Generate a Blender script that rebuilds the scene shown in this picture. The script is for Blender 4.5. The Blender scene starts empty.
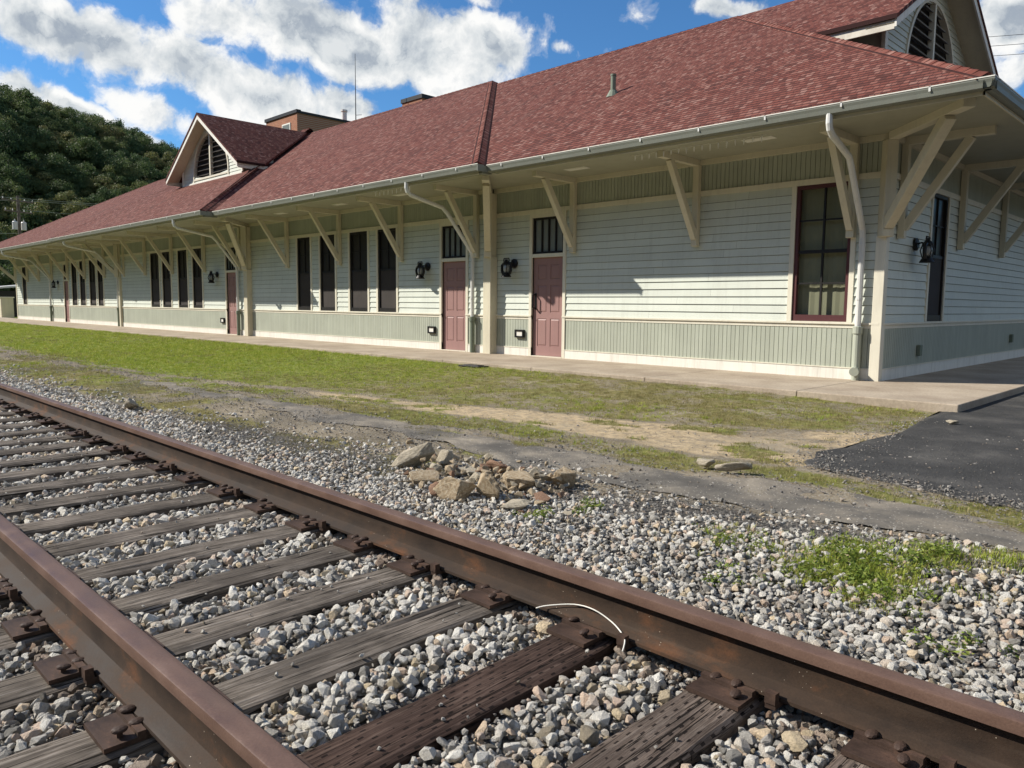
import bpy, bmesh, math, random
import numpy as np
from mathutils import Vector, Matrix, noise as mnoise
random.seed(7); rng = np.random.default_rng(7)
SC = bpy.context.scene
COL = SC.collection
PI = math.pi

# ------------------------------------------------------------------ camera
H = 1.08                                   # eye height above the sidewalk
CR = Vector((0.70848338, 0.70566841, 0.00913202))
CU = Vector((-0.0787484, 0.06619024, 0.9946947))
CF = Vector((-0.70132017, 0.7054438, -0.10246494))
FPX = 767.26
cam = bpy.data.cameras.new('camera'); camo = bpy.data.objects.new('camera', cam); COL.objects.link(camo)
camo.matrix_world = Matrix(((CR.x, CU.x, -CF.x, 0), (CR.y, CU.y, -CF.y, 0), (CR.z, CU.z, -CF.z, H), (0, 0, 0, 1)))
cam.sensor_width = 36; cam.lens = FPX * 36 / 1024; cam.clip_start = .05; cam.clip_end = 3000
SC.camera = camo
SC.view_settings.view_transform = 'Standard'; SC.view_settings.look = 'None'
SC.view_settings.exposure = 0.5; SC.view_settings.gamma = 1

def raydir(u, v):
    return (CR * ((u - 512) / FPX) - CU * ((v - 384) / FPX) + CF).normalized()

# ------------------------------------------------------------------ sun and sky
SUNV = Vector((-1.295, -1.0, 1.22)).normalized()         # towards the sun
ELEV = math.asin(SUNV.z); AZ = math.atan2(SUNV.x, SUNV.y)  # rotation from +Y, clockwise
sl = bpy.data.lights.new('sun', 'SUN'); slo = bpy.data.objects.new('sun', sl); COL.objects.link(slo)
sl.energy = 5.0; sl.angle = math.radians(.53); sl.color = (1.0, .935, .83)
slo.rotation_euler = (-SUNV).to_track_quat('-Z', 'Y').to_euler()
SKY_STRENGTH = .05

def NN(nt, kind, **kw):
    n = nt.nodes.new(kind)
    for k, v in kw.items():
        if k.startswith('i_'): n.inputs[k[2:]].default_value = v
        else: setattr(n, k, v)
    return n

def math_n(nt, op, a, b=None, c=None, clamp=False):
    n = nt.nodes.new('ShaderNodeMath'); n.operation = op; n.use_clamp = clamp
    for i, x in enumerate((a, b, c)):
        if x is None: continue
        if isinstance(x, (int, float)): n.inputs[i].default_value = x
        else: nt.links.new(x, n.inputs[i])
    return n.outputs[0]

def ramp(nt, src, stops, interp='LINEAR'):
    n = nt.nodes.new('ShaderNodeValToRGB'); n.color_ramp.interpolation = interp
    els = n.color_ramp.elements
    while len(els) < len(stops): els.new(.5)
    for e, (p, c) in zip(els, stops):
        e.position = p; e.color = (c, c, c, 1) if isinstance(c, (int, float)) else (*c, 1)
    nt.links.new(src, n.inputs[0]); return n.outputs[0]

def mixc(nt, fac, a, b, mode='MIX'):
    n = nt.nodes.new('ShaderNodeMix'); n.data_type = 'RGBA'; n.blend_type = mode
    for sock, x in ((n.inputs[0], fac), (n.inputs[6], a), (n.inputs[7], b)):
        if isinstance(x, (int, float)): sock.default_value = x
        elif isinstance(x, (tuple, list)): sock.default_value = (*x, 1)
        else: nt.links.new(x, sock)
    return n.outputs[2]

def noise_n(nt, vec, scale, detail=4, rough=.55, dist=0.0, dims='3D'):
    n = nt.nodes.new('ShaderNodeTexNoise'); n.noise_dimensions = dims
    n.inputs['Scale'].default_value = scale; n.inputs['Detail'].default_value = detail
    n.inputs['Roughness'].default_value = rough; n.inputs['Distortion'].default_value = dist
    if vec is not None: nt.links.new(vec, n.inputs['Vector'])
    return n.outputs['Fac']

def mapping(nt, vec, scale=(1, 1, 1), loc=(0, 0, 0), rot=(0, 0, 0)):
    n = nt.nodes.new('ShaderNodeMapping'); n.inputs['Scale'].default_value = scale
    n.inputs['Location'].default_value = loc; n.inputs['Rotation'].default_value = rot
    nt.links.new(vec, n.inputs['Vector']); return n.outputs[0]

def make_world():
    w = bpy.data.worlds.new('World'); SC.world = w; w.use_nodes = True
    nt = w.node_tree; nt.nodes.clear()
    out = NN(nt, 'ShaderNodeOutputWorld'); bg = NN(nt, 'ShaderNodeBackground'); bg.inputs['Strength'].default_value = SKY_STRENGTH
    sky = NN(nt, 'ShaderNodeTexSky'); sky.sky_type = 'NISHITA'; sky.sun_disc = False
    sky.sun_elevation = ELEV; sky.sun_rotation = AZ; sky.altitude = 300; sky.air_density = 1.0; sky.dust_density = .25; sky.ozone_density = 2.2
    tc = NN(nt, 'ShaderNodeTexCoord'); d = tc.outputs['Generated']
    # cloud banks, each at a fixed compass bearing and height
    blobs = [(40, 25, 60, 26, 12, 1), (110, 48, 75, 30, 14, 1), (190, 75, 110, 34, 14, 1), (270, 100, 105, 30, 12, 1), (150, 110, 55, 22, 25, .8), (345, 108, 70, 20, 10, .9),
             (240, 18, 75, 34, 8, 1), (330, 38, 130, 40, 8, 1.1), (430, 50, 110, 44, 5, 1.1), (500, 45, 50, 34, 0, 1),
             (20, 86, 34, 16, 20, 1), (75, 108, 50, 15, 28, 1), (150, 150, 40, 12, 20, .8), (230, 150, 50, 14, 15, .5), (440, 92, 30, 10, -12, .8), (560, 48, 20, 8, 10, .55),
             (712, 12, 26, 13, 0, .95), (740, 8, 36, 10, 0, .8), (1010, 20, 52, 34, 0, 1.1), (1040, 58, 50, 24, -20, .8), (940, -30, 60, 30, 0, .8), (480, 0, 60, 10, 0, .6),
             (-120, 60, 90, 40, 10, 1), (-250, 30, 120, 40, 0, 1), (1200, 40, 130, 50, 0, 1), (1420, 0, 120, 60, 0, 1), (620, -160, 160, 50, 0, .9), (150, -120, 160, 50, 0, .8)]
    blobs += [((.95, .05, .25), 0, 420, 130, 5, 1), ((.8, -.35, .55), 0, 420, 150, -8, 1), ((.75, .5, .32), 0, 260, 90, 10, 1), ((.35, -.8, .5), 0, 300, 120, 0, .9), ((.5, .1, .85), 0, 300, 180, 0, .9), ((-.2, -.5, .85), 0, 260, 140, 0, .8)]  # unseen cloud banks, added to whiten the fill light on the shaded walls
    tot = None
    wob = NN(nt, 'ShaderNodeTexNoise'); wob.inputs['Scale'].default_value = 9; wob.inputs['Detail'].default_value = 4
    nt.links.new(d, wob.inputs['Vector'])
    sub = NN(nt, 'ShaderNodeVectorMath', operation='SUBTRACT'); nt.links.new(wob.outputs['Color'], sub.inputs[0]); sub.inputs[1].default_value = (.5, .5, .5)
    scl = NN(nt, 'ShaderNodeVectorMath', operation='SCALE'); nt.links.new(sub.outputs[0], scl.inputs[0]); scl.inputs['Scale'].default_value = .05
    add = NN(nt, 'ShaderNodeVectorMath', operation='ADD'); nt.links.new(d, add.inputs[0]); nt.links.new(scl.outputs[0], add.inputs[1]); dw = add.outputs[0]
    for (u, v, a, b, ang, wt) in blobs:
        c = raydir(u, v) if not isinstance(u, tuple) else Vector(u).normalized(); t1 = c.cross(Vector((0, 0, 1))).normalized(); t2 = t1.cross(c).normalized()
        ca, sa = math.cos(math.radians(-ang)), math.sin(math.radians(-ang))
        e1 = t1 * ca + t2 * sa; e2 = -t1 * sa + t2 * ca
        def dot(e, s):
            n = NN(nt, 'ShaderNodeVectorMath', operation='DOT_PRODUCT'); nt.links.new(dw, n.inputs[0]); n.inputs[1].default_value = e
            return math_n(nt, 'MULTIPLY', n.outputs['Value'], s)
        p, q = dot(e1, FPX / a), dot(e2, FPX / b)
        s = math_n(nt, 'ADD', math_n(nt, 'MULTIPLY', p, p), math_n(nt, 'MULTIPLY', q, q))
        g = math_n(nt, 'MULTIPLY', math_n(nt, 'POWER', 2.718, math_n(nt, 'MULTIPLY', s, -1.15)), wt)
        tot = g if tot is None else math_n(nt, 'MAXIMUM', tot, g)
    n1 = noise_n(nt, dw, 13, 9, .6)
    sh = NN(nt, 'ShaderNodeVectorMath', operation='ADD'); nt.links.new(dw, sh.inputs[0]); sh.inputs[1].default_value = (SUNV * .02 + Vector((0, 0, .015)))
    n2 = noise_n(nt, sh.outputs[0], 13, 9, .6)
    dens = math_n(nt, 'ADD', tot, math_n(nt, 'MULTIPLY', math_n(nt, 'SUBTRACT', n1, .5), 2.2))
    mask = ramp(nt, dens, [(.30, 0), (.42, .22), (.52, .72), (.62, .96), (.75, 1)])
    relief = math_n(nt, 'ADD', .52, math_n(nt, 'MULTIPLY', math_n(nt, 'SUBTRACT', n1, n2), 3.2), clamp=True)  # cloud shading put into the colour, brighter on the sunward sides
    thick = ramp(nt, dens, [(.45, 1.0), (.8, .95), (1.25, .35), (1.5, .2)])
    lum = math_n(nt, 'ADD', math_n(nt, 'MULTIPLY', relief, .55), math_n(nt, 'MULTIPLY', thick, .45), clamp=True)
    ccol = ramp(nt, lum, [(.0, (4.0, 4.8, 6.2)), (.35, (5.6, 6.4, 7.4)), (.58, (9.6, 10.2, 10.6)), (.85, (14, 14, 13.8))])
    tint = mixc(nt, 1.0, sky.outputs[0], (.80, 1.42, 1.92), 'MULTIPLY')
    nt.links.new(mixc(nt, mask, tint, ccol), bg.inputs['Color'])
    nt.links.new(bg.outputs[0], out.inputs[0])
make_world()

# ------------------------------------------------------------------ helpers
def tag(o, label=None, cat=None, group=None, kind=None):
    for k, v in (('label', label), ('category', cat), ('group', group), ('kind', kind)):
        if v: o[k] = v
    return o

def empty(name, loc=(0, 0, 0), rz=0, parent=None):
    o = bpy.data.objects.new(name, None); COL.objects.link(o); o.location = loc; o.rotation_euler = (0, 0, rz)
    o.empty_display_size = .2
    if parent: o.parent = parent
    return o

def copy_tree(o, parent=None):
    c = o.copy(); COL.objects.link(c)
    if parent: c.parent = parent
    for ch in list(o.children): copy_tree(ch, c)
    return c

class MB:
    """collects faces and links them as one mesh object"""
    def __init__(s): s.v = []; s.f = []; s.uv = {}
    def poly(s, pts, uv=None):
        b = len(s.v); s.v += [tuple(p) for p in pts]; s.f.append(tuple(range(b, b + len(pts))))
        if uv: s.uv[len(s.f) - 1] = uv
    def hexa(s, p):
        b = len(s.v); s.v += [tuple(q) for q in p]
        for q in ((0, 3, 2, 1), (4, 5, 6, 7), (0, 1, 5, 4), (1, 2, 6, 5), (2, 3, 7, 6), (3, 0, 4, 7)): s.f.append(tuple(b + i for i in q))
    def box(s, x0, x1, y0, y1, z0, z1):
        s.hexa([(x0, y0, z0), (x1, y0, z0), (x1, y1, z0), (x0, y1, z0), (x0, y0, z1), (x1, y0, z1), (x1, y1, z1), (x0, y1, z1)])
    def bar(s, a, b, w, h, up=(0, 0, 1)):
        a, b = Vector(a), Vector(b); d = (b - a).normalized(); up = Vector(up)
        sd = d.cross(up)
        sd = sd.normalized() if sd.length > 1e-4 else Vector((1, 0, 0))
        u2 = sd.cross(d).normalized(); sd *= w / 2; u2 *= h / 2
        s.hexa([a - sd - u2, a + sd - u2, a + sd + u2, a - sd + u2, b - sd - u2, b + sd - u2, b + sd + u2, b - sd + u2])
    def tube(s, pts, r, n=10, cap=True):
        pts = [Vector(p) for p in pts]; rs = r if isinstance(r, (list, tuple)) else [r] * len(pts)
        rings = []; prev = None
        for i, p in enumerate(pts):
            d = (pts[min(i + 1, len(pts) - 1)] - pts[max(i - 1, 0)]).normalized()
            if prev is None:
                a = d.orthogonal().normalized()
            else:
                a = (prev - d * prev.dot(d)); a = a.normalized() if a.length > 1e-5 else d.orthogonal().normalized()
            prev = a; b = d.cross(a); base = len(s.v)
            for k in range(n):
                t = 2 * PI * k / n; s.v.append(tuple(p + (a * math.cos(t) + b * math.sin(t)) * rs[i]))
            rings.append(base)
        for i in range(len(rings) - 1):
            for k in range(n):
                s.f.append((rings[i] + k, rings[i] + (k + 1) % n, rings[i + 1] + (k + 1) % n, rings[i + 1] + k))
        if cap:
            s.f.append(tuple(rings[0] + k for k in reversed(range(n)))); s.f.append(tuple(rings[-1] + k for k in range(n)))
    def lathe(s, prof, c=(0, 0, 0), n=16, axis='z'):
        rings = []
        for r, h in prof:
            base = len(s.v)
            for k in range(n):
                t = 2 * PI * k / n; x, y = r * math.cos(t), r * math.sin(t)
                p = (x, y, h) if axis == 'z' else ((x, h, y) if axis == 'y' else (h, x, y))
                s.v.append((c[0] + p[0], c[1] + p[1], c[2] + p[2]))
            rings.append(base)
        for i in range(len(rings) - 1):
            for k in range(n):
                s.f.append((rings[i] + k, rings[i] + (k + 1) % n, rings[i + 1] + (k + 1) % n, rings[i + 1] + k))
        s.f.append(tuple(rings[0] + k for k in reversed(range(n)))); s.f.append(tuple(rings[-1] + k for k in range(n)))
    def build(s, name, mat, parent=None, smooth=False, bevel=0, fix=True):
        me = bpy.data.meshes.new(name); me.from_pydata(s.v, [], s.f)
        if s.uv:
            ul = me.uv_layers.new(name='UVMap')
            for i, uv in s.uv.items():
                for li, t in zip(me.polygons[i].loop_indices, uv): ul.data[li].uv = t
        if fix:
            bm = bmesh.new(); bm.from_mesh(me); bmesh.ops.recalc_face_normals(bm, faces=bm.faces); bm.to_mesh(me); bm.free()
        if smooth:
            me.polygons.foreach_set('use_smooth', [True] * len(me.polygons))
        me.materials.append(mat)
        o = bpy.data.objects.new(name, me); COL.objects.link(o)
        if parent: o.parent = parent
        if bevel:
            m = o.modifiers.new('edge', 'BEVEL'); m.width = bevel; m.segments = 2; m.limit_method = 'ANGLE'; m.angle_limit = math.radians(40)
        return o

def vnoise(x, y, seed=0):
    x = np.asarray(x, float); y = np.asarray(y, float)
    xi = np.floor(x).astype(np.int64); yi = np.floor(y).astype(np.int64); xf = x - xi; yf = y - yi
    def hsh(a, b):
        n = (a * 374761393 + b * 668265263 + seed * 974711) & 0x7fffffff
        n = ((n ^ (n >> 13)) * 1274126177) & 0x7fffffff
        return ((n ^ (n >> 16)) & 0xffff) / 65535.0
    u = xf * xf * (3 - 2 * xf); v = yf * yf * (3 - 2 * yf)
    return (hsh(xi, yi) * (1 - u) + hsh(xi + 1, yi) * u) * (1 - v) + (hsh(xi, yi + 1) * (1 - u) + hsh(xi + 1, yi + 1) * u) * v

def fbm(x, y, seed=0, oct=4):
    t = 0; a = .5; n = 0
    for i in range(oct):
        t = t + a * vnoise(np.asarray(x) * 2 ** i, np.asarray(y) * 2 ** i, seed + i * 17); n += a; a *= .5
    return t / n

def sstep(a, b, x):
    t = np.clip((np.asarray(x, float) - a) / (b - a), 0, 1); return t * t * (3 - 2 * t)

# ------------------------------------------------------------------ materials
def base_mat(name, rough=.7, spec=.3, metal=0.0):
    m = bpy.data.materials.new(name); m.use_nodes = True; nt = m.node_tree
    b = nt.nodes['Principled BSDF']; b.inputs['Roughness'].default_value = rough
    b.inputs['Specular IOR Level'].default_value = spec; b.inputs['Metallic'].default_value = metal
    tc = nt.nodes.new('ShaderNodeTexCoord')
    return m, nt, b, tc

def bump(nt, b, h, strength=.3, dist=.01):
    n = nt.nodes.new('ShaderNodeBump'); n.inputs['Strength'].default_value = strength; n.inputs['Distance'].default_value = dist
    nt.links.new(h, n.inputs['Height']); nt.links.new(n.outputs[0], b.inputs['Normal'])

def paint(name, col, rough=.55, var=.10, dirt=.25, dirtcol=(.16, .14, .11), scale=1.5, streak=True, island=.0):
    m, nt, b, tc = base_mat(name, rough, .3)
    v = tc.outputs['Object']
    n1 = noise_n(nt, v, scale, 5, .6)
    c = mixc(nt, ramp(nt, n1, [(.3, 0), (.7, 1)]), tuple(x * (1 - var) for x in col), tuple(min(1, x * (1 + var * .6)) for x in col))
    if island:
        g = NN(nt, 'ShaderNodeNewGeometry')
        c = mixc(nt, 1, c, ramp(nt, g.outputs['Random Per Island'], [(0, 1 - island), (1, 1)]), 'MULTIPLY')
    sv = mapping(nt, v, (9, 9, .8)) if streak else v
    n2 = noise_n(nt, sv, 1.3 if streak else 5, 6, .7)
    c = mixc(nt, math_n(nt, 'MULTIPLY', ramp(nt, n2, [(.5, 0), (.78, 1)]), dirt), c, dirtcol)
    nt.links.new(c, b.inputs['Base Color'])
    bump(nt, b, noise_n(nt, v, 60, 4, .6), .12, .004)
    return m

M = {}
M['siding'] = paint('siding_paint', (.60, .635, .565), .6, .06, .16, island=.09)
M['sage'] = paint('sage_paint', (.385, .41, .335), .6, .10, .30, (.50, .52, .46), 1.2, island=.10)
M['wall_core'] = paint('sheathing_behind_boards', (.10, .11, .09), .9, .05, 0)
M['cream'] = paint('cream_paint', (.60, .555, .425), .55, .08, .22)
M['casing'] = paint('casing_paint', (.68, .645, .53), .55, .08, .22)
M['white'] = paint('white_paint', (.74, .72, .65), .6, .08, .5, (.36, .33, .26))
M['gutter'] = paint('gutter_metal', (.66, .66, .63), .4, .08, .25)
M['old_gutter'] = paint('aged_gutter_metal', (.19, .20, .17), .45, .12, .35)
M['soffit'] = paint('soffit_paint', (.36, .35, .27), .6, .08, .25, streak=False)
M['maroon'] = paint('maroon_paint', (.30, .175, .162), .5, .08, .18)
M['dark_maroon'] = paint('dark_maroon_paint', (.085, .030, .032), .45, .1, .1)
M['black'] = paint('black_metal', (.012, .012, .013), .4, .1, .1, (.05, .045, .04))
M['black_wood'] = paint('black_sash_paint', (.014, .013, .013), .45, .1, .1)
M['iron'] = paint('painted_iron_pipe', (.17, .20, .15), .6, .1, .3)
M['wood_edge'] = paint('peeling_fascia_paint', (.66, .62, .53), .7, .12, .55, (.33, .25, .18), 4, streak=False)
M['shade_cloth'] = paint('window_shade', (.30, .31, .23), .8, .05, .05)
M['slat'] = paint('louver_slat_paint', (.20, .195, .18), .6, .1, .2)
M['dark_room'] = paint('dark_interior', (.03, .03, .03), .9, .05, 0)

def screen_mat():
    m, nt, b, tc = base_mat('insect_screen_glass', .28, .35)
    n = noise_n(nt, tc.outputs['Object'], 3, 3)
    nt.links.new(mixc(nt, n, (.018, .017, .016), (.040, .036, .032)), b.inputs['Base Color'])
    return m
M['screen'] = screen_mat()
M['mesh'] = paint('insect_mesh', (.040, .034, .031), .8, .15, .25, (.075, .06, .05), 3)
def pale_pane():
    m, nt, b, tc = base_mat('frosted_transom_glass', .12, .6)
    n = noise_n(nt, tc.outputs['Object'], 4, 3)
    nt.links.new(mixc(nt, n, (.16, .18, .18), (.24, .26, .25)), b.inputs['Base Color'])
    return m
M['pale_pane'] = pale_pane()
def glass_mat():
    m, nt, b, tc = base_mat('clear_glass'); nt.nodes.remove(b)
    out = nt.nodes['Material Output']
    t = NN(nt, 'ShaderNodeBsdfTransparent'); t.inputs[0].default_value = (.80, .80, .76, 1)
    g = NN(nt, 'ShaderNodeBsdfGlossy'); g.inputs['Roughness'].default_value = .03; g.inputs[0].default_value = (.8, .8, .8, 1)
    fr = NN(nt, 'ShaderNodeLayerWeight')
    mx = NN(nt, 'ShaderNodeMixShader'); nt.links.new(ramp(nt, fr.outputs['Facing'], [(0, .04), (.5, .09), (.8, .3), (1, 1)]), mx.inputs[0]); nt.links.new(t.outputs[0], mx.inputs[1]); nt.links.new(g.outputs[0], mx.inputs[2])
    nt.links.new(mx.outputs[0], out.inputs[0]); return m
M['glass'] = glass_mat()

def shingle_mat():
    m, nt, b, tc = base_mat('red_shingles', .9, .15)
    uv = NN(nt, 'ShaderNodeUVMap'); v = uv.outputs[0]
    br = NN(nt, 'ShaderNodeTexBrick'); nt.links.new(v, br.inputs['Vector'])
    br.offset = .37; br.offset_frequency = 2; br.squash = .7; br.squash_frequency = 3
    br.inputs['Scale'].default_value = 1; br.inputs['Brick Width'].default_value = .105; br.inputs['Row Height'].default_value = .116
    br.inputs['Mortar Size'].default_value = .006; br.inputs['Mortar Smooth'].default_value = .3; br.inputs['Bias'].default_value = .0
    br.inputs['Color1'].default_value = (.0, .0, .0, 1); br.inputs['Color2'].default_value = (1, 1, 1, 1); br.inputs['Mortar'].default_value = (.5, .5, .5, 1)
    tone = ramp(nt, br.outputs['Color'], [(0, (.080, .028, .021)), (.3, (.165, .050, .036)), (.6, (.205, .072, .053)), (.85, (.25, .112, .086)), (1, (.33, .185, .15))])
    big = noise_n(nt, v, .35, 4, .6)
    c = mixc(nt, ramp(nt, big, [(.35, 0), (.7, .4)]), tone, (.205, .084, .065))
    gr = noise_n(nt, v, 90, 3, .7)
    st_ = noise_n(nt, mapping(nt, v, (2.2, .16, 1)), 1, 5, .6)
    c = mixc(nt, ramp(nt, st_, [(.5, 0), (.75, .5)]), c, (.075, .040, .034))
    c = mixc(nt, .55, c, ramp(nt, gr, [(.3, .45), (.75, 1.35)]), 'MULTIPLY')
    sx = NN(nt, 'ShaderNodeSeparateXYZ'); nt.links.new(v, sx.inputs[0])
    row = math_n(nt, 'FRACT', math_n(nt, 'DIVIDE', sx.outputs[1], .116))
    c = mixc(nt, ramp(nt, row, [(0, .97), (.16, .9), (.30, .2), (.42, 0)]), c, (.030, .013, .011))  # shadow line of each shingle course painted into the colour
    c = mixc(nt, math_n(nt, 'MULTIPLY', br.outputs['Fac'], .6), c, (.04, .018, .018))
    nt.links.new(c, b.inputs['Base Color'])
    hgt = math_n(nt, 'ADD', math_n(nt, 'MULTIPLY', math_n(nt, 'SUBTRACT', 1, row), .8), math_n(nt, 'MULTIPLY', gr, .25))
    bump(nt, b, math_n(nt, 'SUBTRACT', hgt, math_n(nt, 'MULTIPLY', br.outputs['Fac'], .5)), .7, .016)
    return m
M['shingle'] = shingle_mat()

def brick_mat():
    m, nt, b, tc = base_mat('red_brick', .9, .2)
    br = NN(nt, 'ShaderNodeTexBrick'); nt.links.new(mapping(nt, tc.outputs['Object'], (1, 1, 1), rot=(PI / 2, 0, 0)), br.inputs['Vector'])
    br.inputs['Scale'].default_value = 1; br.inputs['Brick Width'].default_value = .22; br.inputs['Row Height'].default_value = .075; br.inputs['Mortar Size'].default_value = .008
    br.inputs['Color1'].default_value = (.30, .105, .055, 1); br.inputs['Color2'].default_value = (.40, .16, .085, 1); br.inputs['Mortar'].default_value = (.36, .27, .2, 1)
    n = noise_n(nt, tc.outputs['Object'], .8, 5)
    nt.links.new(mixc(nt, math_n(nt, 'MULTIPLY', n, .4), br.outputs['Color'], (.15, .08, .06)), b.inputs['Base Color']); return m
M['brick'] = brick_mat()

def mineral(name, stops, scale=3.0, rough=.9, fine=40, bumpd=.01, bs=.4, spec=.2, spots=None):
    m, nt, b, tc = base_mat(name, rough, spec); v = tc.outputs['Object']
    n = noise_n(nt, v, scale, 8, .62)
    c = ramp(nt, n, stops)
    f = noise_n(nt, v, fine, 4, .7)
    c = mixc(nt, .5, c, ramp(nt, f, [(.3, .6), (.7, 1.3)]), 'MULTIPLY')
    if spots:
        vo = NN(nt, 'ShaderNodeTexVoronoi'); vo.inputs['Scale'].default_value = spots[0]; nt.links.new(v, vo.inputs['Vector'])
        sel = math_n(nt, 'MULTIPLY', math_n(nt, 'LESS_THAN', vo.outputs['Distance'], spots[1]), math_n(nt, 'GREATER_THAN', noise_n(nt, v, 2.2, 3), spots[3]))
        c = mixc(nt, sel, c, spots[2])
    nt.links.new(c, b.inputs['Base Color']); bump(nt, b, math_n(nt, 'ADD', n, math_n(nt, 'MULTIPLY', f, .5)), bs, bumpd); return m
M['concrete'] = mineral('concrete', [(.3, (.27, .215, .16)), (.55, (.385, .32, .245)), (.75, (.45, .38, .295))], 1.2, .9, 30, .006, .3)
M['asphalt'] = mineral('asphalt', [(.3, (.036, .036, .035)), (.52, (.060, .058, .055)), (.72, (.105, .099, .09))], 1.9, .95, 48, .03, 1.0, .2, (34, .09, (.26, .25, .23), .48))
M['old_asphalt'] = mineral('old_asphalt', [(.30, (.085, .078, .068)), (.46, (.13, .118, .10)), (.58, (.20, .175, .14)), (.72, (.31, .27, .21))], 2.2, .95, 70, .012, .7, .2, (38, .18, (.36, .33, .28), .42))
M['pole_wood'] = mineral('pole_wood', [(.3, (.10, .085, .07)), (.7, (.2, .175, .15))], 3)
M['bark'] = mineral('bark', [(.3, (.05, .04, .03)), (.7, (.11, .09, .07))], 6)

def rust_mat(name, a, b_, c_, rough=.6, scale=8, flakes=False):
    m, nt, b, tc = base_mat(name, rough, .25); v = tc.outputs['Object']
    n = noise_n(nt, mapping(nt, v, (.6, 1, 1)), scale, 8, .65)
    c = ramp(nt, n, [(.32, a), (.55, b_), (.72, c_)])
    f = noise_n(nt, v, 140, 3, .7)
    c = mixc(nt, .45, c, ramp(nt, f, [(.3, .6), (.75, 1.3)]), 'MULTIPLY')
    st = noise_n(nt, mapping(nt, v, (1.2, 9, 9)), 1, 5, .6)
    c = mixc(nt, math_n(nt, 'MULTIPLY', ramp(nt, st, [(.55, 0), (.75, 1)]), .35), c, (.105, .080, .060))
    if flakes:
        vo = NN(nt, 'ShaderNodeTexVoronoi'); vo.inputs['Scale'].default_value = 46; nt.links.new(v, vo.inputs['Vector'])
        sel = math_n(nt, 'MULTIPLY', math_n(nt, 'LESS_THAN', vo.outputs['Distance'], .07), math_n(nt, 'GREATER_THAN', noise_n(nt, v, 2.4, 3), .55))
        c = mixc(nt, sel, c, (.42, .36, .28))
    nt.links.new(c, b.inputs['Base Color'])
    r = ramp(nt, n, [(.3, rough - .12), (.7, min(1, rough + .15))]); nt.links.new(r, b.inputs['Roughness'])
    bump(nt, b, math_n(nt, 'ADD', f, math_n(nt, 'MULTIPLY', n, .6)), .25, .003); return m
M['rail_web'] = rust_mat('rusty_rail_steel', (.020, .013, .009), (.044, .027, .017), (.125, .054, .024), .74, 5, True)
M['rail_head'] = rust_mat('worn_rail_head', (.100, .060, .045), (.140, .086, .064), (.17, .110, .086), .40, 7)
M['plate_rust'] = rust_mat('rusty_plate_steel', (.034, .022, .017), (.066, .040, .029), (.12, .066, .044), .65, 14)

def tie_mat(name, incised, a, b_, c_):
    m, nt, b, tc = base_mat(name, .95, .1); v = tc.outputs['Object']
    oi = NN(nt, 'ShaderNodeObjectInfo'); off = NN(nt, 'ShaderNodeVectorMath', operation='ADD')
    sc = NN(nt, 'ShaderNodeVectorMath', operation='SCALE'); sc.inputs[0].default_value = (37, 61, 17); nt.links.new(oi.outputs['Random'], sc.inputs['Scale'])
    nt.links.new(v, off.inputs[0]); nt.links.new(sc.outputs[0], off.inputs[1]); vv = off.outputs[0]
    g = noise_n(nt, mapping(nt, vv, (95, 3.2, 60)), 1, 8, .68, .6)
    crack = noise_n(nt, mapping(nt, vv, (70, 1.7, 20)), 1, 4, .55, 1.2)
    big = noise_n(nt, vv, 3.0, 4, .6)
    c = ramp(nt, g, [(.28, a), (.5, b_), (.72, c_)])
    c = mixc(nt, ramp(nt, big, [(.38, .6), (.62, 0)]), c, tuple(x * .55 for x in a))
    ck = ramp(nt, crack, [(.35, 1), (.395, 0)])
    c = mixc(nt, math_n(nt, 'MULTIPLY', ck, .9), c, (.008, .007, .006))
    hgt = math_n(nt, 'SUBTRACT', math_n(nt, 'MULTIPLY', g, .6), math_n(nt, 'MULTIPLY', ck, 1.0))
    if incised:
        sx = NN(nt, 'ShaderNodeSeparateXYZ'); nt.links.new(v, sx.inputs[0])
        rx = math_n(nt, 'DIVIDE', sx.outputs[0], .030); ix = math_n(nt, 'FLOOR', rx)
        ry = math_n(nt, 'ADD', math_n(nt, 'DIVIDE', sx.outputs[1], .062), math_n(nt, 'MULTIPLY', ix, .5))
        fx = math_n(nt, 'ABSOLUTE', math_n(nt, 'SUBTRACT', math_n(nt, 'FRACT', rx), .5)); fy = math_n(nt, 'ABSOLUTE', math_n(nt, 'SUBTRACT', math_n(nt, 'FRACT', ry), .5))
        slot = math_n(nt, 'MULTIPLY', math_n(nt, 'LESS_THAN', fx, .13), math_n(nt, 'LESS_THAN', fy, .17))
        slot = math_n(nt, 'MULTIPLY', slot, math_n(nt, 'GREATER_THAN', noise_n(nt, vv, 7, 2), .40))
        c = mixc(nt, math_n(nt, 'MULTIPLY', slot, .85), c, (.012, .009, .008)); hgt = math_n(nt, 'SUBTRACT', hgt, slot)
    nt.links.new(c, b.inputs['Base Color']); bump(nt, b, hgt, 1.0, .016); return m
M['tie'] = tie_mat('weathered_tie_wood', False, (.052, .043, .036), (.18, .152, .125), (.38, .335, .285))
M['tie_dark'] = tie_mat('creosoted_tie_wood', True, (.030, .019, .015), (.080, .052, .041), (.17, .122, .098))
M['tie_mid'] = tie_mat('creosoted_grey_tie_wood', True, (.075, .056, .045), (.17, .132, .107), (.33, .275, .23))

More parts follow.
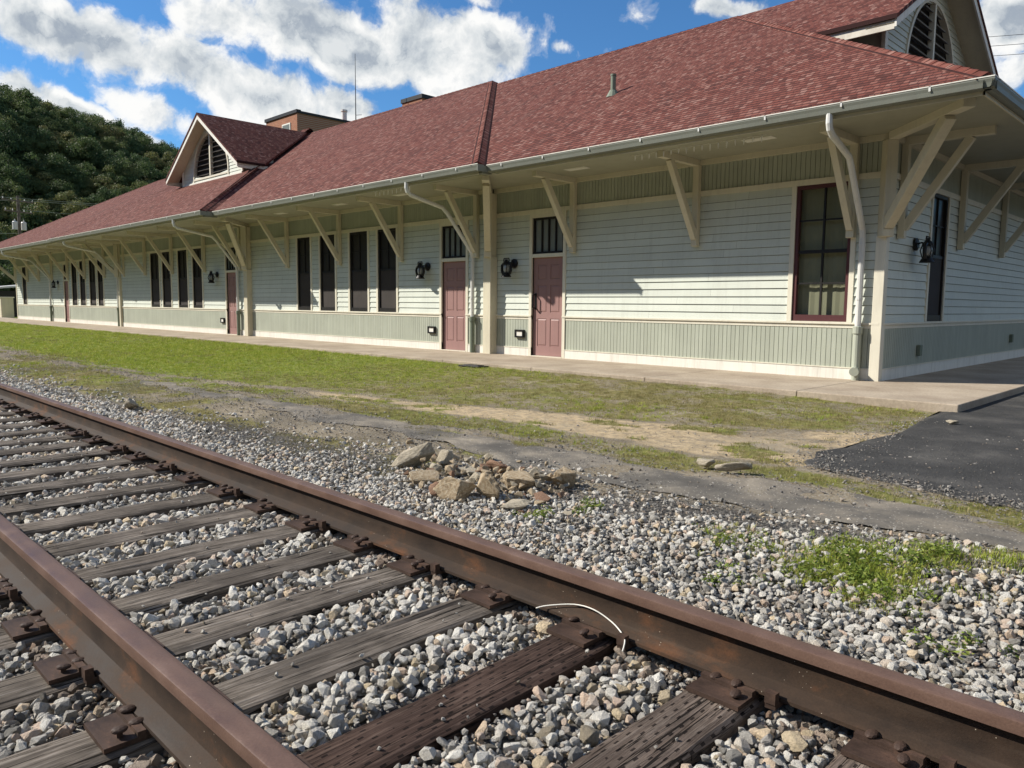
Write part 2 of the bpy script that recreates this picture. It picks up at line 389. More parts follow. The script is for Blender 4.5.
def stone_mat(name, stops, bs=.5):
    m, nt, b, tc = base_mat(name, .92, .2); v = tc.outputs['Object']
    oi = NN(nt, 'ShaderNodeObjectInfo')
    c = ramp(nt, oi.outputs['Random'], stops)
    n = noise_n(nt, v, 4.5, 8, .72)
    c = mixc(nt, .9, c, ramp(nt, n, [(.28, .50), (.42, 1.08), (.58, 1.34), (.72, 1.55)]), 'MULTIPLY')
    nt.links.new(c, b.inputs['Base Color']); bump(nt, b, noise_n(nt, v, 5, 7, .72), 1.0, .016); return m
M['ballast'] = stone_mat('ballast_stone', [(0, (.20, .19, .17)), (.12, (.36, .34, .305)), (.28, (.52, .49, .435)), (.46, (.60, .57, .505)), (.60, (.66, .635, .57)), (.70, (.47, .42, .35)), (.79, (.53, .405, .315)), (.87, (.58, .47, .31)), (.92, (.10, .095, .085)), (.95, (.30, .285, .255)), (1, (.72, .69, .62))])
M['pebble'] = stone_mat('small_stone', [(0, (.16, .15, .14)), (.3, (.27, .255, .23)), (.6, (.36, .335, .30)), (.8, (.27, .21, .16)), (1, (.43, .41, .37))])
M['sandstone'] = mineral('tan_sandstone', [(.28, (.20, .135, .08)), (.45, (.34, .26, .165)), (.62, (.45, .375, .265)), (.8, (.52, .47, .38))], 9, .9, 90, .012, .6)
M['rust_stone'] = mineral('rusty_sandstone', [(.3, (.15, .085, .055)), (.55, (.26, .16, .105)), (.8, (.36, .26, .18))], 10, .9, 90, .012, .6)
M['grey_stone'] = mineral('grey_sandstone', [(.3, (.24, .205, .15)), (.55, (.40, .35, .265)), (.8, (.50, .45, .355))], 9, .9, 90, .012, .6)

def leafy(name, stops, trans=.25, rough=.6):
    m, nt, b, tc = base_mat(name, rough, .25)
    oi = NN(nt, 'ShaderNodeObjectInfo'); g = NN(nt, 'ShaderNodeNewGeometry')
    f = math_n(nt, 'ADD', math_n(nt, 'MULTIPLY', oi.outputs['Random'], .7), math_n(nt, 'MULTIPLY', g.outputs['Random Per Island'], .3))
    c = ramp(nt, f, stops); nt.links.new(c, b.inputs['Base Color'])
    tr = NN(nt, 'ShaderNodeBsdfTranslucent'); nt.links.new(c, tr.inputs[0])
    mx = NN(nt, 'ShaderNodeMixShader'); mx.inputs[0].default_value = trans
    nt.links.new(b.outputs[0], mx.inputs[1]); nt.links.new(tr.outputs[0], mx.inputs[2]); nt.links.new(mx.outputs[0], nt.nodes['Material Output'].inputs[0])
    return m
M['grass'] = leafy('lawn_grass', [(0, (.17, .235, .026)), (.4, (.27, .345, .038)), (.7, (.37, .41, .06)), (1, (.52, .48, .14))], .3)
M['dry_grass'] = leafy('dry_grass', [(0, (.115, .12, .034)), (.35, (.19, .175, .058)), (.7, (.29, .24, .10)), (1, (.42, .345, .18))], .3)
M['weed'] = leafy('weed_leaves', [(0, (.09, .13, .022)), (.5, (.17, .23, .036)), (1, (.30, .33, .08))], .3)
M['forest_leaf'] = leafy('forest_leaves', [(0, (.052, .086, .036)), (.4, (.078, .118, .042)), (.7, (.118, .146, .05)), (.9, (.18, .168, .06)), (1, (.18, .135, .06))], .35)

def ground_mat():
    m, nt, b, tc = base_mat('ground', .95, .1); v = tc.outputs['Object']
    def at(n): a = NN(nt, 'ShaderNodeAttribute'); a.attribute_name = n; return a.outputs['Fac']
    n = noise_n(nt, v, 1.3, 8, .65); f = noise_n(nt, v, 45, 5, .75); g = noise_n(nt, v, 9, 5, .7)
    dirt = ramp(nt, n, [(.3, (.135, .112, .078)), (.5, (.225, .185, .128)), (.7, (.32, .268, .19))])
    dirt = mixc(nt, ramp(nt, f, [(.5, 0), (.66, .8)]), dirt, (.36, .34, .30))
    sand = ramp(nt, g, [(.3, (.39, .295, .175)), (.6, (.52, .405, .255)), (.8, (.56, .455, .31))])
    turf = ramp(nt, g, [(.3, (.085, .11, .02)), (.5, (.16, .20, .035)), (.72, (.30, .28, .09))])
    turf = mixc(nt, math_n(nt, 'MULTIPLY', at('dry'), .75), turf, ramp(nt, g, [(.3, (.13, .10, .045)), (.55, (.21, .17, .08)), (.75, (.33, .26, .15))]))
    bed = ramp(nt, f, [(.3, (.05, .045, .04)), (.7, (.15, .14, .125))])
    h5 = noise_n(nt, v, 16, 5, .7)
    def rag(nm, amt): return ramp(nt, math_n(nt, 'ADD', at(nm), math_n(nt, 'MULTIPLY', math_n(nt, 'SUBTRACT', h5, .5), amt)), [(.36, 0), (.60, 1)])
    sand = mixc(nt, ramp(nt, h5, [(.44, 0), (.60, .75)]), sand, dirt)
    c = mixc(nt, rag('sand', 1.5), dirt, sand); c = mixc(nt, rag('grass', 1.9), c, turf); c = mixc(nt, at('gravel'), c, bed)
    c = mixc(nt, .4, c, ramp(nt, f, [(.3, .6), (.7, 1.25)]), 'MULTIPLY')
    nt.links.new(c, b.inputs['Base Color']); bump(nt, b, math_n(nt, 'ADD', f, math_n(nt, 'MULTIPLY', g, .7)), .7, .02); return m
M['ground'] = ground_mat()
M['hill'] = mineral('forest_floor', [(.3, (.022, .030, .014)), (.7, (.042, .055, .024))], .3, .95, 3, .1, .3)

# ------------------------------------------------------------------ ground, roads, paths
def interp(xs, ys, k=1.04): return lambda x: np.interp(x, np.array(xs) * k, np.array(ys) * k)
slab_front = 9.72
XL = [-60, -24, -13.4, -9.3, -7.4, -5.6, -4.3, -3.2, -2.4, -1, 6]
G_GRAVEL = interp(XL, [3.0, 3.0, 3.0, 3.15, 3.35, 3.5, 3.6, 3.75, 3.95, 4.25, 4.4])       # ballast ends
G_PAVE0 = interp(XL, [3.3, 3.4, 3.7, 4.0, 4.05, 4.15, 4.0, 3.95, 4.1, 4.35, 5.0])
G_PAVE1 = interp(XL, [4.4, 4.5, 4.55, 4.62, 4.7, 4.88, 4.88, 4.78, 4.85, 5.03, 6.1])
G_SAND0 = interp(XL, [4.8, 4.8, 4.8, 5.15, 5.3, 5.5, 5.45, 5.38, 5.55, 5.5, 5.5])
G_SAND1 = interp(XL, [4.8, 4.8, 4.8, 5.4, 5.75, 6.25, 6.6, 6.95, 7.5, 7.9, 7.9])
ASPH_X = -2.5
def ground_h(x, y):
    h = np.interp(y, [-60, -6, -1.2, 0, 2.6, 3.5, 4.2, 7.0, 9.7, 60], [-.5, -.4, -.265, -.25, -.25, -.19, -.165, -.15, -.062, -.06])
    h = h - .05 * sstep(-5.5, -3.0, np.asarray(x)) * sstep(7.5, 9.7, y)
    return h + (fbm(np.asarray(x) * .9, np.asarray(y) * .9, 5) - .5) * .05 * sstep(2.4, 3.5, y) * (1 - sstep(8.8, 9.6, y)) + (fbm(np.asarray(x) * 4, np.asarray(y) * 4, 9) - .5) * .014

def masks(x, y):
    wob = (fbm(x * .8, y * .8, 21) - .5) * .9; w2 = (fbm(x * 3.1, y * 3.1, 31) - .5) * .5
    yy = y + wob * .45 + w2 * .35
    gravel = 1 - sstep(-.12, .12, yy - G_GRAVEL(x))
    lawn = sstep(-.12, .2, yy - G_SAND1(x))
    strip = sstep(-.05, .12, yy - G_PAVE1(x)) * (1 - sstep(-.15, .1, yy - G_SAND0(x)))
    patch = np.exp(-(((x + 5.2) / 1.1) ** 2 + ((y - 3.62) / .36) ** 2) ** 1.5) + np.exp(-(((x + 8.6) / 2.6) ** 2 + ((y - 3.55) / .22) ** 2) ** 1.5) + .8 * np.exp(-(((x + 13.5) / 3.5) ** 2 + ((y - 4.0) / .35) ** 2)) + .8 * np.exp(-(((x + 10.5) / 1.4) ** 2 + ((y - 4.62) / .25) ** 2)) \
        + .9 * np.exp(-(((x + 1.32) / .30) ** 2 + ((y - 3.75) / .30) ** 2) ** 1.2) + .7 * np.exp(-(((x + .85) / .3) ** 2 + ((y - 3.95) / .16) ** 2) ** 1.2)
    patch = patch + .75 * np.exp(-(((x + 14.5) / 5.5) ** 2 + ((y - 3.85) / .62) ** 2) ** 2)
    patch *= .35 + 1.0 * sstep(.35, .62, fbm(x * 2.7, y * 2.7, 44))
    crack = sstep(.56, .66, fbm(x * 1.7 + 5, y * 4.5, 171)) * sstep(-.1, .2, y - G_PAVE0(x)) * (1 - sstep(-.1, .2, y - G_PAVE1(x))) * .8
    thin = sstep(-15, -7, x)                                     # lawn thins out towards the near end
    dens = 1 - thin * (.30 + .30 * sstep(.42, .62, fbm(x * 3.1, y * 3.1, 77)))
    sand = sstep(-.1, .15, yy - G_SAND0(x)) * (1 - sstep(-.15, .15, yy - G_SAND1(x))) * sstep(-10.5, -8.5, x)
    sand = np.maximum(sand, thin * lawn * (1 - dens) * .45)
    asph = sstep(ASPH_X - .1, ASPH_X + .02, x) * sstep(5.5, 5.65, y)
    tufty = .7 * sstep(.50, .62, fbm(x * 2.6, y * 3.6, 181)) * sand
    sand = sand * (1 - .6 * sstep(.48, .64, fbm(x * 1.4 + 9, y * 2.0, 191)))
    grass = np.clip(np.maximum(np.maximum(np.maximum(np.maximum(lawn * dens, crack), tufty), strip * (.45 + .45 * sstep(.38, .58, fbm(x * 2.2, y * 2.2, 12)))), np.clip(patch, 0, 1)), 0, 1) * (1 - asph)
    gravel = np.maximum(gravel, .5 * sstep(.5, .62, fbm(x * 1.2, y * 1.2, 55)) * (1 - sstep(4.3, 5.0, y)) * sstep(-5, -9, x))
    return np.clip(grass, 0, 1), np.clip(sand, 0, 1), np.clip(gravel, 0, 1)

def axis_pts(pieces):
    o = []
    for a, b, st in pieces: o += list(np.arange(a, b, st))
    return np.array(o + [pieces[-1][1]])
gx = axis_pts([(-900, -120, 60), (-120, -40, 4), (-40, -16, .4), (-16, 3, .09), (3, 20, 1), (20, 900, 80)])
gy = axis_pts([(-900, -60, 80), (-60, -8, 4), (-8, 0, .4), (0, 10, .09), (10, 30, 1), (30, 100, 10), (100, 900, 80)])
XX, YY = np.meshgrid(gx, gy); ZZ = ground_h(XX, YY)
V = np.stack([XX.ravel(), YY.ravel(), ZZ.ravel()], 1); nx, ny = len(gx), len(gy)
ii = np.arange(nx * ny).reshape(ny, nx); F = np.stack([ii[:-1, :-1], ii[:-1, 1:], ii[1:, 1:], ii[1:, :-1]], -1).reshape(-1, 4)
me = bpy.data.meshes.new('ground'); me.from_pydata(V.tolist(), [], F.tolist())
for nme, arr in zip(('grass', 'sand', 'gravel'), masks(XX.ravel(), YY.ravel())):
    me.attributes.new(nme, 'FLOAT', 'POINT').data.foreach_set('value', arr.astype(np.float32))
me.attributes.new('dry', 'FLOAT', 'POINT').data.foreach_set('value', (np.maximum(sstep(-15, -7, XX.ravel()), 1 - sstep(4.4, 5.0, YY.ravel())) * (.6 + .4 * sstep(.4, .6, fbm(XX.ravel() * 1.3, YY.ravel() * 1.9, 99)))).astype(np.float32))
me.materials.append(M['ground']); me.polygons.foreach_set('use_smooth', [True] * len(me.polygons))
go = bpy.data.objects.new('ground', me); COL.objects.link(go); tag(go, kind='structure')

def sheet(name, mat, x0, x1, fy0, fy1, lift, step=.12, rag=.08, seed=3, hfun=None, powr=1.0, ragx=0):
    """thin paving laid on the ground between two wandering edges"""
    xs = np.arange(x0, x1 + 1e-6, step); n = 16; mb = MB(); rows = []
    for x in xs:
        x_ = x; a = fy0(x) + (fbm(x * 2.3, 3.3, seed) - .5) * rag * 2; b = fy1(x) + (fbm(x * 2.1, 9.7, seed + 5) - .5) * rag * 2
        rows.append([(x + ragx * (fbm(3.1, y * 2.6, seed + 9) - .5) * max(0, 1 - (x - x0) / .8), y, (ground_h(x, y) if hfun is None else hfun(x, y)) + lift * (1 if 0 < k < n else -.6)) for k, y in enumerate(a + (b - a) * np.linspace(0, 1, n + 1) ** powr)])
    b = 0
    for r in rows: mb.v += [tuple(map(float, p)) for p in r]
    for i in range(len(rows) - 1):
        for k in range(n): q = i * (n + 1) + k; mb.f.append((q, q + n + 1, q + n + 2, q + 1))
    return tag(mb.build(name, mat, smooth=True), kind='structure')
pv0 = interp([-13.0, -9, -7, -5.6, -4.3, -3.2, -1, 3], [4.25, 4.1, 4.1, 4.25, 4.12, 3.98, 4.36, 5.0])
pv1 = interp([-13, -9, -7, -5.6, -4.3, -3.2, -1, 3], [4.4, 4.5, 4.6, 4.8, 4.82, 4.74, 5.02, 5.9])
sheet('old_pavement', M['old_asphalt'], -12.5, 3.5, pv0, pv1, .006, step=.06, rag=.16, seed=8, hfun=lambda x, y: ground_h(x, y) + .001 + (fbm(x * 2.0, y * 3.2, 140) - .46) * .07)
as0 = interp([-2.62, -2.5, -2.3, -1, 1.5, 9], [6.1, 5.85, 5.72, 5.58, 6.2, 8.3], 1.0)
sheet('parking_lot', M['asphalt'], -2.62, 9, as0, lambda x: 34.0, .006, step=.05, rag=.16, seed=14, powr=3.2, ragx=.55, hfun=lambda x, y: ground_h(x, y) + .004 + (fbm(x * 4, y * 4, 150) - .45) * .03 * (1 - sstep(.15, .7, min(y - as0(x), x + 2.62))) + .012 * sstep(.2, 1, y - as0(x)))
mb = MB(); mb.poly([(-2.9, 5.9, -.128), (-2.45, 5.75, -.115), (-2.45, 8.1, -.105), (-2.75, 7.6, -.12), (-2.95, 6.9, -.13)])
# the sidewalk: slabs with tooled joints
mb = MB(); xj = list(np.arange(-62, -2.5, 2.4)); xj = [x for x in xj if x < -3.2] + [-2.5]
for a, b in zip(xj[:-1], xj[1:]): mb.box(a + .0025, b - .0025, slab_front, 11.93, -.16, -.004)
mb.box(-4.16, -2.504, 11.934, 26, -.16, -.004)
tag(mb.build('sidewalk', M['concrete'], bevel=.012), kind='structure')

# ------------------------------------------------------------------ hill behind the town, and an added unseen ring that blocks horizon light
def hill_h(r, az):
    e = np.interp(np.degrees(az), [-62, -20, 0, 6.6, 12.2, 15.3, 18, 20.4, 22.2, 25.3, 32, 50, 75, 110, 150, 180, 215, 260, 298], [.30, .24, .235, .235, .21, .195, .18, .165, .157, .145, .12, .10, .09, .08, .10, .16, .28, .32, .30])
    ridge = e * 215 + 1
    return ridge * sstep(125, 225, r) - .3
az = np.radians(np.arange(-62, 298.1, 1.5)); rr = np.arange(118, 360, 6)
A, Rr = np.meshgrid(az, rr); Hh = hill_h(Rr, A) + (fbm(Rr * .05, A * 9, 3) - .5) * 6 * sstep(130, 170, Rr)
V = np.stack([-Rr * np.cos(A), Rr * np.sin(A), Hh], -1).reshape(-1, 3); ii = np.arange(V.shape[0]).reshape(A.shape)
F = np.stack([ii[:-1, :-1], ii[:-1, 1:], ii[1:, 1:], ii[1:, :-1]], -1).reshape(-1, 4)
me = bpy.data.meshes.new('hill'); me.from_pydata(V.tolist(), [], F.tolist()); me.materials.append(M['hill'])
o = bpy.data.objects.new('hill', me); COL.objects.link(o); tag(o, kind='structure')

# ------------------------------------------------------------------ scattering (for stuff only)
def scatter(name, pts, rots, scales, idx, protos, mat, label=None, cat=None):
    me = bpy.data.meshes.new(name); me.vertices.add(len(pts)); me.vertices.foreach_set('co', np.asarray(pts, np.float32).ravel())
    me.attributes.new('rot', 'FLOAT_VECTOR', 'POINT').data.foreach_set('vector', np.asarray(rots, np.float32).ravel())
    me.attributes.new('scl', 'FLOAT_VECTOR', 'POINT').data.foreach_set('vector', np.asarray(scales, np.float32).ravel())
    me.attributes.new('pick', 'INT', 'POINT').data.foreach_set('value', np.asarray(idx, np.int32))
    me.materials.append(mat)
    o = bpy.data.objects.new(name, me); COL.objects.link(o)
    ng = bpy.data.node_groups.new(name + '_scatter', 'GeometryNodeTree')
    ng.interface.new_socket('Geometry', in_out='INPUT', socket_type='NodeSocketGeometry'); ng.interface.new_socket('Geometry', in_out='OUTPUT', socket_type='NodeSocketGeometry')
    gi = ng.nodes.new('NodeGroupInput'); g_o = ng.nodes.new('NodeGroupOutput'); ip = ng.nodes.new('GeometryNodeInstanceOnPoints')
    jn = ng.nodes.new('GeometryNodeJoinGeometry')
    for p in protos:
        oi = ng.nodes.new('GeometryNodeObjectInfo'); oi.inputs['Object'].default_value = p; oi.inputs['As Instance'].default_value = True
        ng.links.new(oi.outputs['Geometry'], jn.inputs[0])
    def at(nm, ty):
        a = ng.nodes.new('GeometryNodeInputNamedAttribute'); a.data_type = ty; a.inputs[0].default_value = nm; return a.outputs[0]
    ng.links.new(gi.outputs[0], ip.inputs['Points']); ng.links.new(jn.outputs[0], ip.inputs['Instance'])
    ip.inputs['Pick Instance'].default_value = True
    ng.links.new(at('pick', 'INT'), ip.inputs['Instance Index']); ng.links.new(at('rot', 'FLOAT_VECTOR'), ip.inputs['Rotation']); ng.links.new(at('scl', 'FLOAT_VECTOR'), ip.inputs['Scale'])
    ng.links.new(ip.outputs[0], g_o.inputs[0])
    md = o.modifiers.new('scatter', 'NODES'); md.node_group = ng
    tag(o, label, cat, kind='stuff'); return o

def proto(name, me, mat):
    me.materials.append(mat); return bpy.data.objects.new(name, me)      # never linked: only its mesh is used

def stone_mesh(name, seed, n=22, flat=.75, rough=.0, sub=0, bev=0):
    r = np.random.default_rng(seed); bm = bmesh.new()
    p = r.normal(size=(n, 3)); p /= np.linalg.norm(p, axis=1)[:, None]; p *= r.uniform(.78, 1.0, (n, 1)); p *= np.array([1, r.uniform(.65, .95), flat * r.uniform(.75, 1.1)])
    vs = [bm.verts.new(q) for q in p]
    res = bmesh.ops.convex_hull(bm, input=vs)
    bmesh.ops.delete(bm, geom=[v for v in bm.verts if not v.link_faces], context='VERTS')
    if bev:
        bmesh.ops.bevel(bm, geom=list(bm.edges), offset=bev, segments=1, affect='EDGES', profile=.5, clamp_overlap=True)
        bmesh.ops.remove_doubles(bm, verts=bm.verts, dist=.01)
        for v in bm.verts:
            v.co += v.co.normalized() * mnoise.noise(v.co * 2.2 + Vector((seed, 0, 0))) * .08
            if v.co.length > 1.12: v.co *= 1.12 / v.co.length
    if sub:
        bmesh.ops.bevel(bm, geom=list(bm.edges), offset=.05, segments=1, affect='EDGES', profile=.5)
        bmesh.ops.triangulate(bm, faces=bm.faces); bmesh.ops.subdivide_edges(bm, edges=bm.edges, cuts=sub, use_grid_fill=True)
        for v in bm.verts:
            v.co += v.co.normalized() * (mnoise.fractal(v.co * 2.3 + Vector((seed * 3.1, 0, 0)), .6, 2.1, 5) * rough)
    me = bpy.data.meshes.new(name); bm.to_mesh(me); bm.free(); return me

STONES = [proto('ballast_stone', stone_mesh('ballast_stone', 100 + i, 16 + i % 7, .55 + .05 * (i % 7), bev=.035), M['ballast']) for i in range(18)]
M['ballast_rust'] = stone_mat('stained_ballast', [(0, (.16, .13, .105)), (.3, (.27, .22, .175)), (.6, (.36, .30, .24)), (.85, (.24, .16, .11)), (1, (.42, .37, .31))])
STAINED = [proto('ballast_stone', stone_mesh('ballast_stone', 200 + i, 16 + i % 6, .7, bev=.035), M['ballast_rust']) for i in range(18)]
PEBBLES = [proto('pebble', stone_mesh('pebble', 300 + i, 12, .65), M['pebble']) for i in range(6)]

def tuft_mesh(name, seed, n=11, h=.09, w=.006, lean=.5, spread=.03):
    r = np.random.default_rng(seed); v = []; f = []
    for i in range(n):
        a = r.uniform(0, 2 * PI); bx, by = r.normal(0, spread, 2); hh = h * r.uniform(.5, 1.1); l = r.uniform(.1, lean) * hh
        ca, sa = math.cos(a), math.sin(a); b = len(v)
        ww = w * r.uniform(.7, 1.3)
        v += [(bx - sa * ww, by + ca * ww, -.01), (bx + sa * ww, by - ca * ww, -.01), (bx + ca * l * .4 - sa * ww * .7, by + sa * l * .4 + ca * ww * .7, hh * .6), (bx + ca * l * .4 + sa * ww * .7, by + sa * l * .4 - ca * ww * .7, hh * .6), (bx + ca * l, by + sa * l, hh)]
        f += [(b, b + 1, b + 3, b + 2), (b + 2, b + 3, b + 4)]
    me = bpy.data.meshes.new(name); me.from_pydata(v, [], f); return me
TUFTS = [proto('grass_tuft', tuft_mesh('grass_tuft', i, 12, .07, .0035, .9, .035), M['grass']) for i in range(4)]
DRYT = [proto('dry_tuft', tuft_mesh('dry_tuft', 20 + i, 10, .06, .003, 1.1, .035), M['dry_grass']) for i in range(3)]
def weed_mesh(name, seed, n=40, spread=.07, h=.10):
    r = np.random.default_rng(seed); v = []; f = []
    for i in range(n):
        a = r.uniform(0, 2 * PI); rad = spread * math.sqrt(r.uniform()); c = np.array([math.cos(a) * rad, math.sin(a) * rad, r.uniform(.1, 1) * h * (1 - (rad / spread) ** 2 * .7)])
        L = r.uniform(.010, .022); t = r.normal(size=3) * np.array([1, 1, .5]); t /= np.linalg.norm(t); s = np.cross(t, r.normal(size=3)); s /= np.linalg.norm(s); b = len(v)
        v += [tuple(c - t * L), tuple(c + s * L * .4), tuple(c + t * L), tuple(c - s * L * .4)]; f.append((b, b + 1, b + 2, b + 3))
    me = bpy.data.meshes.new(name); me.from_pydata(v, [], f); return me
WEEDS = [proto('weed_clump', weed_mesh('weed_clump', i), M['weed']) for i in range(4)]

# ------------------------------------------------------------------ the station
WY = [11.95, 11.83, 11.75, 11.80]          # wall planes of the four stretches, near to far
EY = [10.25, 10.02, 9.66, 9.75]            # their gutter lines
XB = [-4.19, -12.42, -23.75, -35.5, -53.3]   # where they begin and end
YC = 17.67                                 # ridge
ZE = 3.72; SL = .593
ST = empty('train_station', (-28.7, 17.6, 0))
tag(ST, 'long pale green wooden railroad depot with red shingle roof and wide bracketed eaves', 'building')
STI = Matrix.Translation((28.7, -17.6, 0))
def P(mb, name, mat, parent=None, **kw):
    o = mb.build(name, mat, parent or ST, **kw)
    if (parent or ST) is ST: o.location = (28.7, -17.6, 0)
    return o
def part_empty(name, parent=None):
    return empty(name, (28.7, -17.6, 0), 0, parent or ST)

def spans(a, b, ops, z0, z1):
    iv = [(a, b)]
    for (x0, x1, w0, w1) in ops:
        if w0 < (z0 + z1) / 2 < w1:
            nv = []
            for p, q in iv:
                if x1 <= p or x0 >= q: nv.append((p, q)); continue
                if x0 > p: nv.append((p, x0))
                if x1 < q: nv.append((x1, q))
            iv = nv
    return iv

def front(y): return lambda u, n, z: (u, y - n, z)
def end(x): return lambda u, n, z: (x + n, u, z)
def qbox(mb, Pm, u0, u1, n0, n1, z0, z1):
    mb.hexa([Pm(u0, n1, z0), Pm(u1, n1, z0), Pm(u1, n0, z0), Pm(u0, n0, z0), Pm(u0, n1, z1), Pm(u1, n1, z1), Pm(u1, n0, z1), Pm(u0, n0, z1)])

def siding(mb, Pm, a, b, ops, z0=.86, z1=2.99, expo=.1331):
    z = z0; rr = random.Random(int(abs(a) * 100))
    while z < z1 - .01:
        zt = min(z + expo, z1)
        for p, q in spans(a, b, ops, z, zt):
            cuts = [p]; x = p + rr.uniform(1.5, 4)
            while x < q - .5: cuts.append(x); x += rr.uniform(2.4, 4.2)
            cuts.append(q)
            for c, d in zip(cuts[:-1], cuts[1:]):
                d2 = d - .002
                mb.poly([Pm(c, .024, z), Pm(d2, .024, z), Pm(d2, .006, zt - .0055), Pm(c, .006, zt - .0055)])
                mb.poly([Pm(c, .012, z), Pm(d2, .012, z), Pm(d2, .024, z), Pm(c, .024, z)])
                mb.poly([Pm(c, .006, zt - .0055), Pm(d2, .006, zt - .0055), Pm(d2, -.003, zt - .0055), Pm(c, -.003, zt - .0055)])
        z = zt

def beadboard(mb, Pm, a, b, ops, z0, z1, w=.078):
    for p, q in spans(a, b, ops, z0, z1):
        n = max(1, round((q - p) / w)); s = (q - p) / n
        for i in range(n):
            u0, u1 = p + i * s, p + (i + 1) * s
            qbox(mb, Pm, u0 + .004, u1 - .004, -.004, .016, z0, z1)

def wall_stretch(Pm, a, b, ops):
    core = MB()
    for z0, z1 in ((-.1, .91), (.91, 2.08), (2.08, 2.89), (2.89, 2.985), (2.985, 3.9)):
        for p, q in spans(a, b, ops, z0, z1): qbox(core, Pm, p, q, -.16, -.004, z0, z1)
    P(core, 'wall', M['wall_core'])
    for p, q in spans(a, b, ops, 1, 2):
        mb = MB(); siding(mb, Pm, p, q, []); P(mb, 'lap_siding', M['siding'], fix=False)
    for p, q in spans(a, b, ops, .2, .7):
        mb = MB(); beadboard(mb, Pm, p, q, [], .165, .775); P(mb, 'wainscot', M['sage'])
    mb = MB(); beadboard(mb, Pm, a, b, [], 3.07, 3.53); P(mb, 'frieze', M['sage'])
    mb = MB()
    for p, q in spans(a, b, ops, .0, .3):
        mb = MB(); qbox(mb, Pm, p, q, -.002, .03, -.06, .16); P(mb, 'baseboard', M['white'])
    mb = MB()
    for p, q in spans(a, b, [(x0, x1, z0 - .2 if z0 > .5 else z0, z1) for x0, x1, z0, z1 in ops if z0 < .5], .78, .86):
        qbox(mb, Pm, p, q, -.002, .024, .776, .832); qbox(mb, Pm, p, q, -.002, .048, .834, .862)
    for p, q in spans(a, b, ops, .1, .2): qbox(mb, Pm, p, q, -.002, .038, .161, .178)
    qbox(mb, Pm, a, b, -.002, .036, 2.985, 3.072)
    P(mb, 'belt_trim', M['casing'])
    mb = MB(); qbox(mb, Pm, a, b, -.002, .07, 3.51, 3.602); P(mb, 'eave_beam', M['cream'])

def window(Pm, x0, x1, kind='screen', z0=.91, z1=2.98):
    mb = MB(); w = .075
    qbox(mb, Pm, x0 - w, x0, -.05, .034, z0 - .04, z1 + .004); qbox(mb, Pm, x1, x1 + w, -.05, .034, z0 - .04, z1 + .004)
    qbox(mb, Pm, x0 - w, x1 + w, -.05, .046, z0 - .068, z0 - .041)
    win = P(mb, 'window', M['casing'])
    sm = M['dark_maroon'] if kind == 'clear' else M['black_wood']
    mb = MB(); f = .055
    qbox(mb, Pm, x0, x0 + f, -.06, .012, z0 - .04, z1); qbox(mb, Pm, x1 - f, x1, -.06, .012, z0 - .04, z1)
    qbox(mb, Pm, x0 + f, x1 - f, -.06, .012, z0 - .04, z0 + .06); qbox(mb, Pm, x0 + f, x1 - f, -.06, .012, z1 - f, z1)
    if kind == 'clear': mb.build('sash_frame', sm, win)
    else: mb.build('sash_frame', sm, win)
    mb = MB(); zm = (z0 + z1) / 2 + .01; xm = (x0 + x1) / 2; nn = -.012
    qbox(mb, Pm, x0 + f, x1 - f, -.05, nn + .006, zm - .026, zm + .026)
    if kind == 'clear':
        qbox(mb, Pm, xm - .014, xm + .014, -.05, nn, z0 + .06, zm - .026); qbox(mb, Pm, xm - .014, xm + .014, -.05, nn, zm + .026, z1 - f)
        for za, zb in ((z0 + .06, zm), (zm, z1 - f)): 
            for xa, xb in ((x0 + f, xm - .014), (xm + .014, x1 - f)): qbox(mb, Pm, xa, xb, -.05, nn - .002, (za + zb) / 2 - .012, (za + zb) / 2 + .012)
    else:
        qbox(mb, Pm, xm - .012, xm + .012, -.05, nn, zm + .026, z1 - f)
        for xa, xb in ((x0 + f, xm - .012), (xm + .012, x1 - f)): qbox(mb, Pm, xa, xb, -.05, nn - .002, (zm + z1) / 2 - .01, (zm + z1) / 2 + .01)
    mb.build('sash', M['black_wood'], win)
    mb = MB()
    if kind == 'clear': mb.poly([Pm(x0 + f, -.036, z0 + .06), Pm(x1 - f, -.036, z0 + .06), Pm(x1 - f, -.036, z1 - f), Pm(x0 + f, -.036, z1 - f)])
    else: qbox(mb, Pm, x0 + f, x1 - f, -.042, -.036, z0 + .06, z1 - f)
    mb.build('pane', M['glass'] if kind == 'clear' else M['screen'], win)
    if kind != 'clear':
        mb = MB(); qbox(mb, Pm, x0 + f, x1 - f, -.020, -.017, z0 + .06, zm - .026); mb.build('insect_screen', M['mesh'], win)
    if kind == 'clear':
        mb = MB(); n = 14; zs = z0 + .02
        for i in range(n):
            ua = x0 - .02 + (x1 - x0 + .04) * i / n; ub = x0 - .02 + (x1 - x0 + .04) * (i + 1) / n
            mb.poly([Pm(ua, -.11 - .008 * (i % 2), z0 + .02), Pm(ub, -.11 - .008 * ((i + 1) % 2), z0 + .02), Pm(ub, -.11 - .008 * ((i + 1) % 2), z1), Pm(ua, -.11 - .008 * (i % 2), z1)])
        mb.build('window_shade', M['shade_cloth'], win)

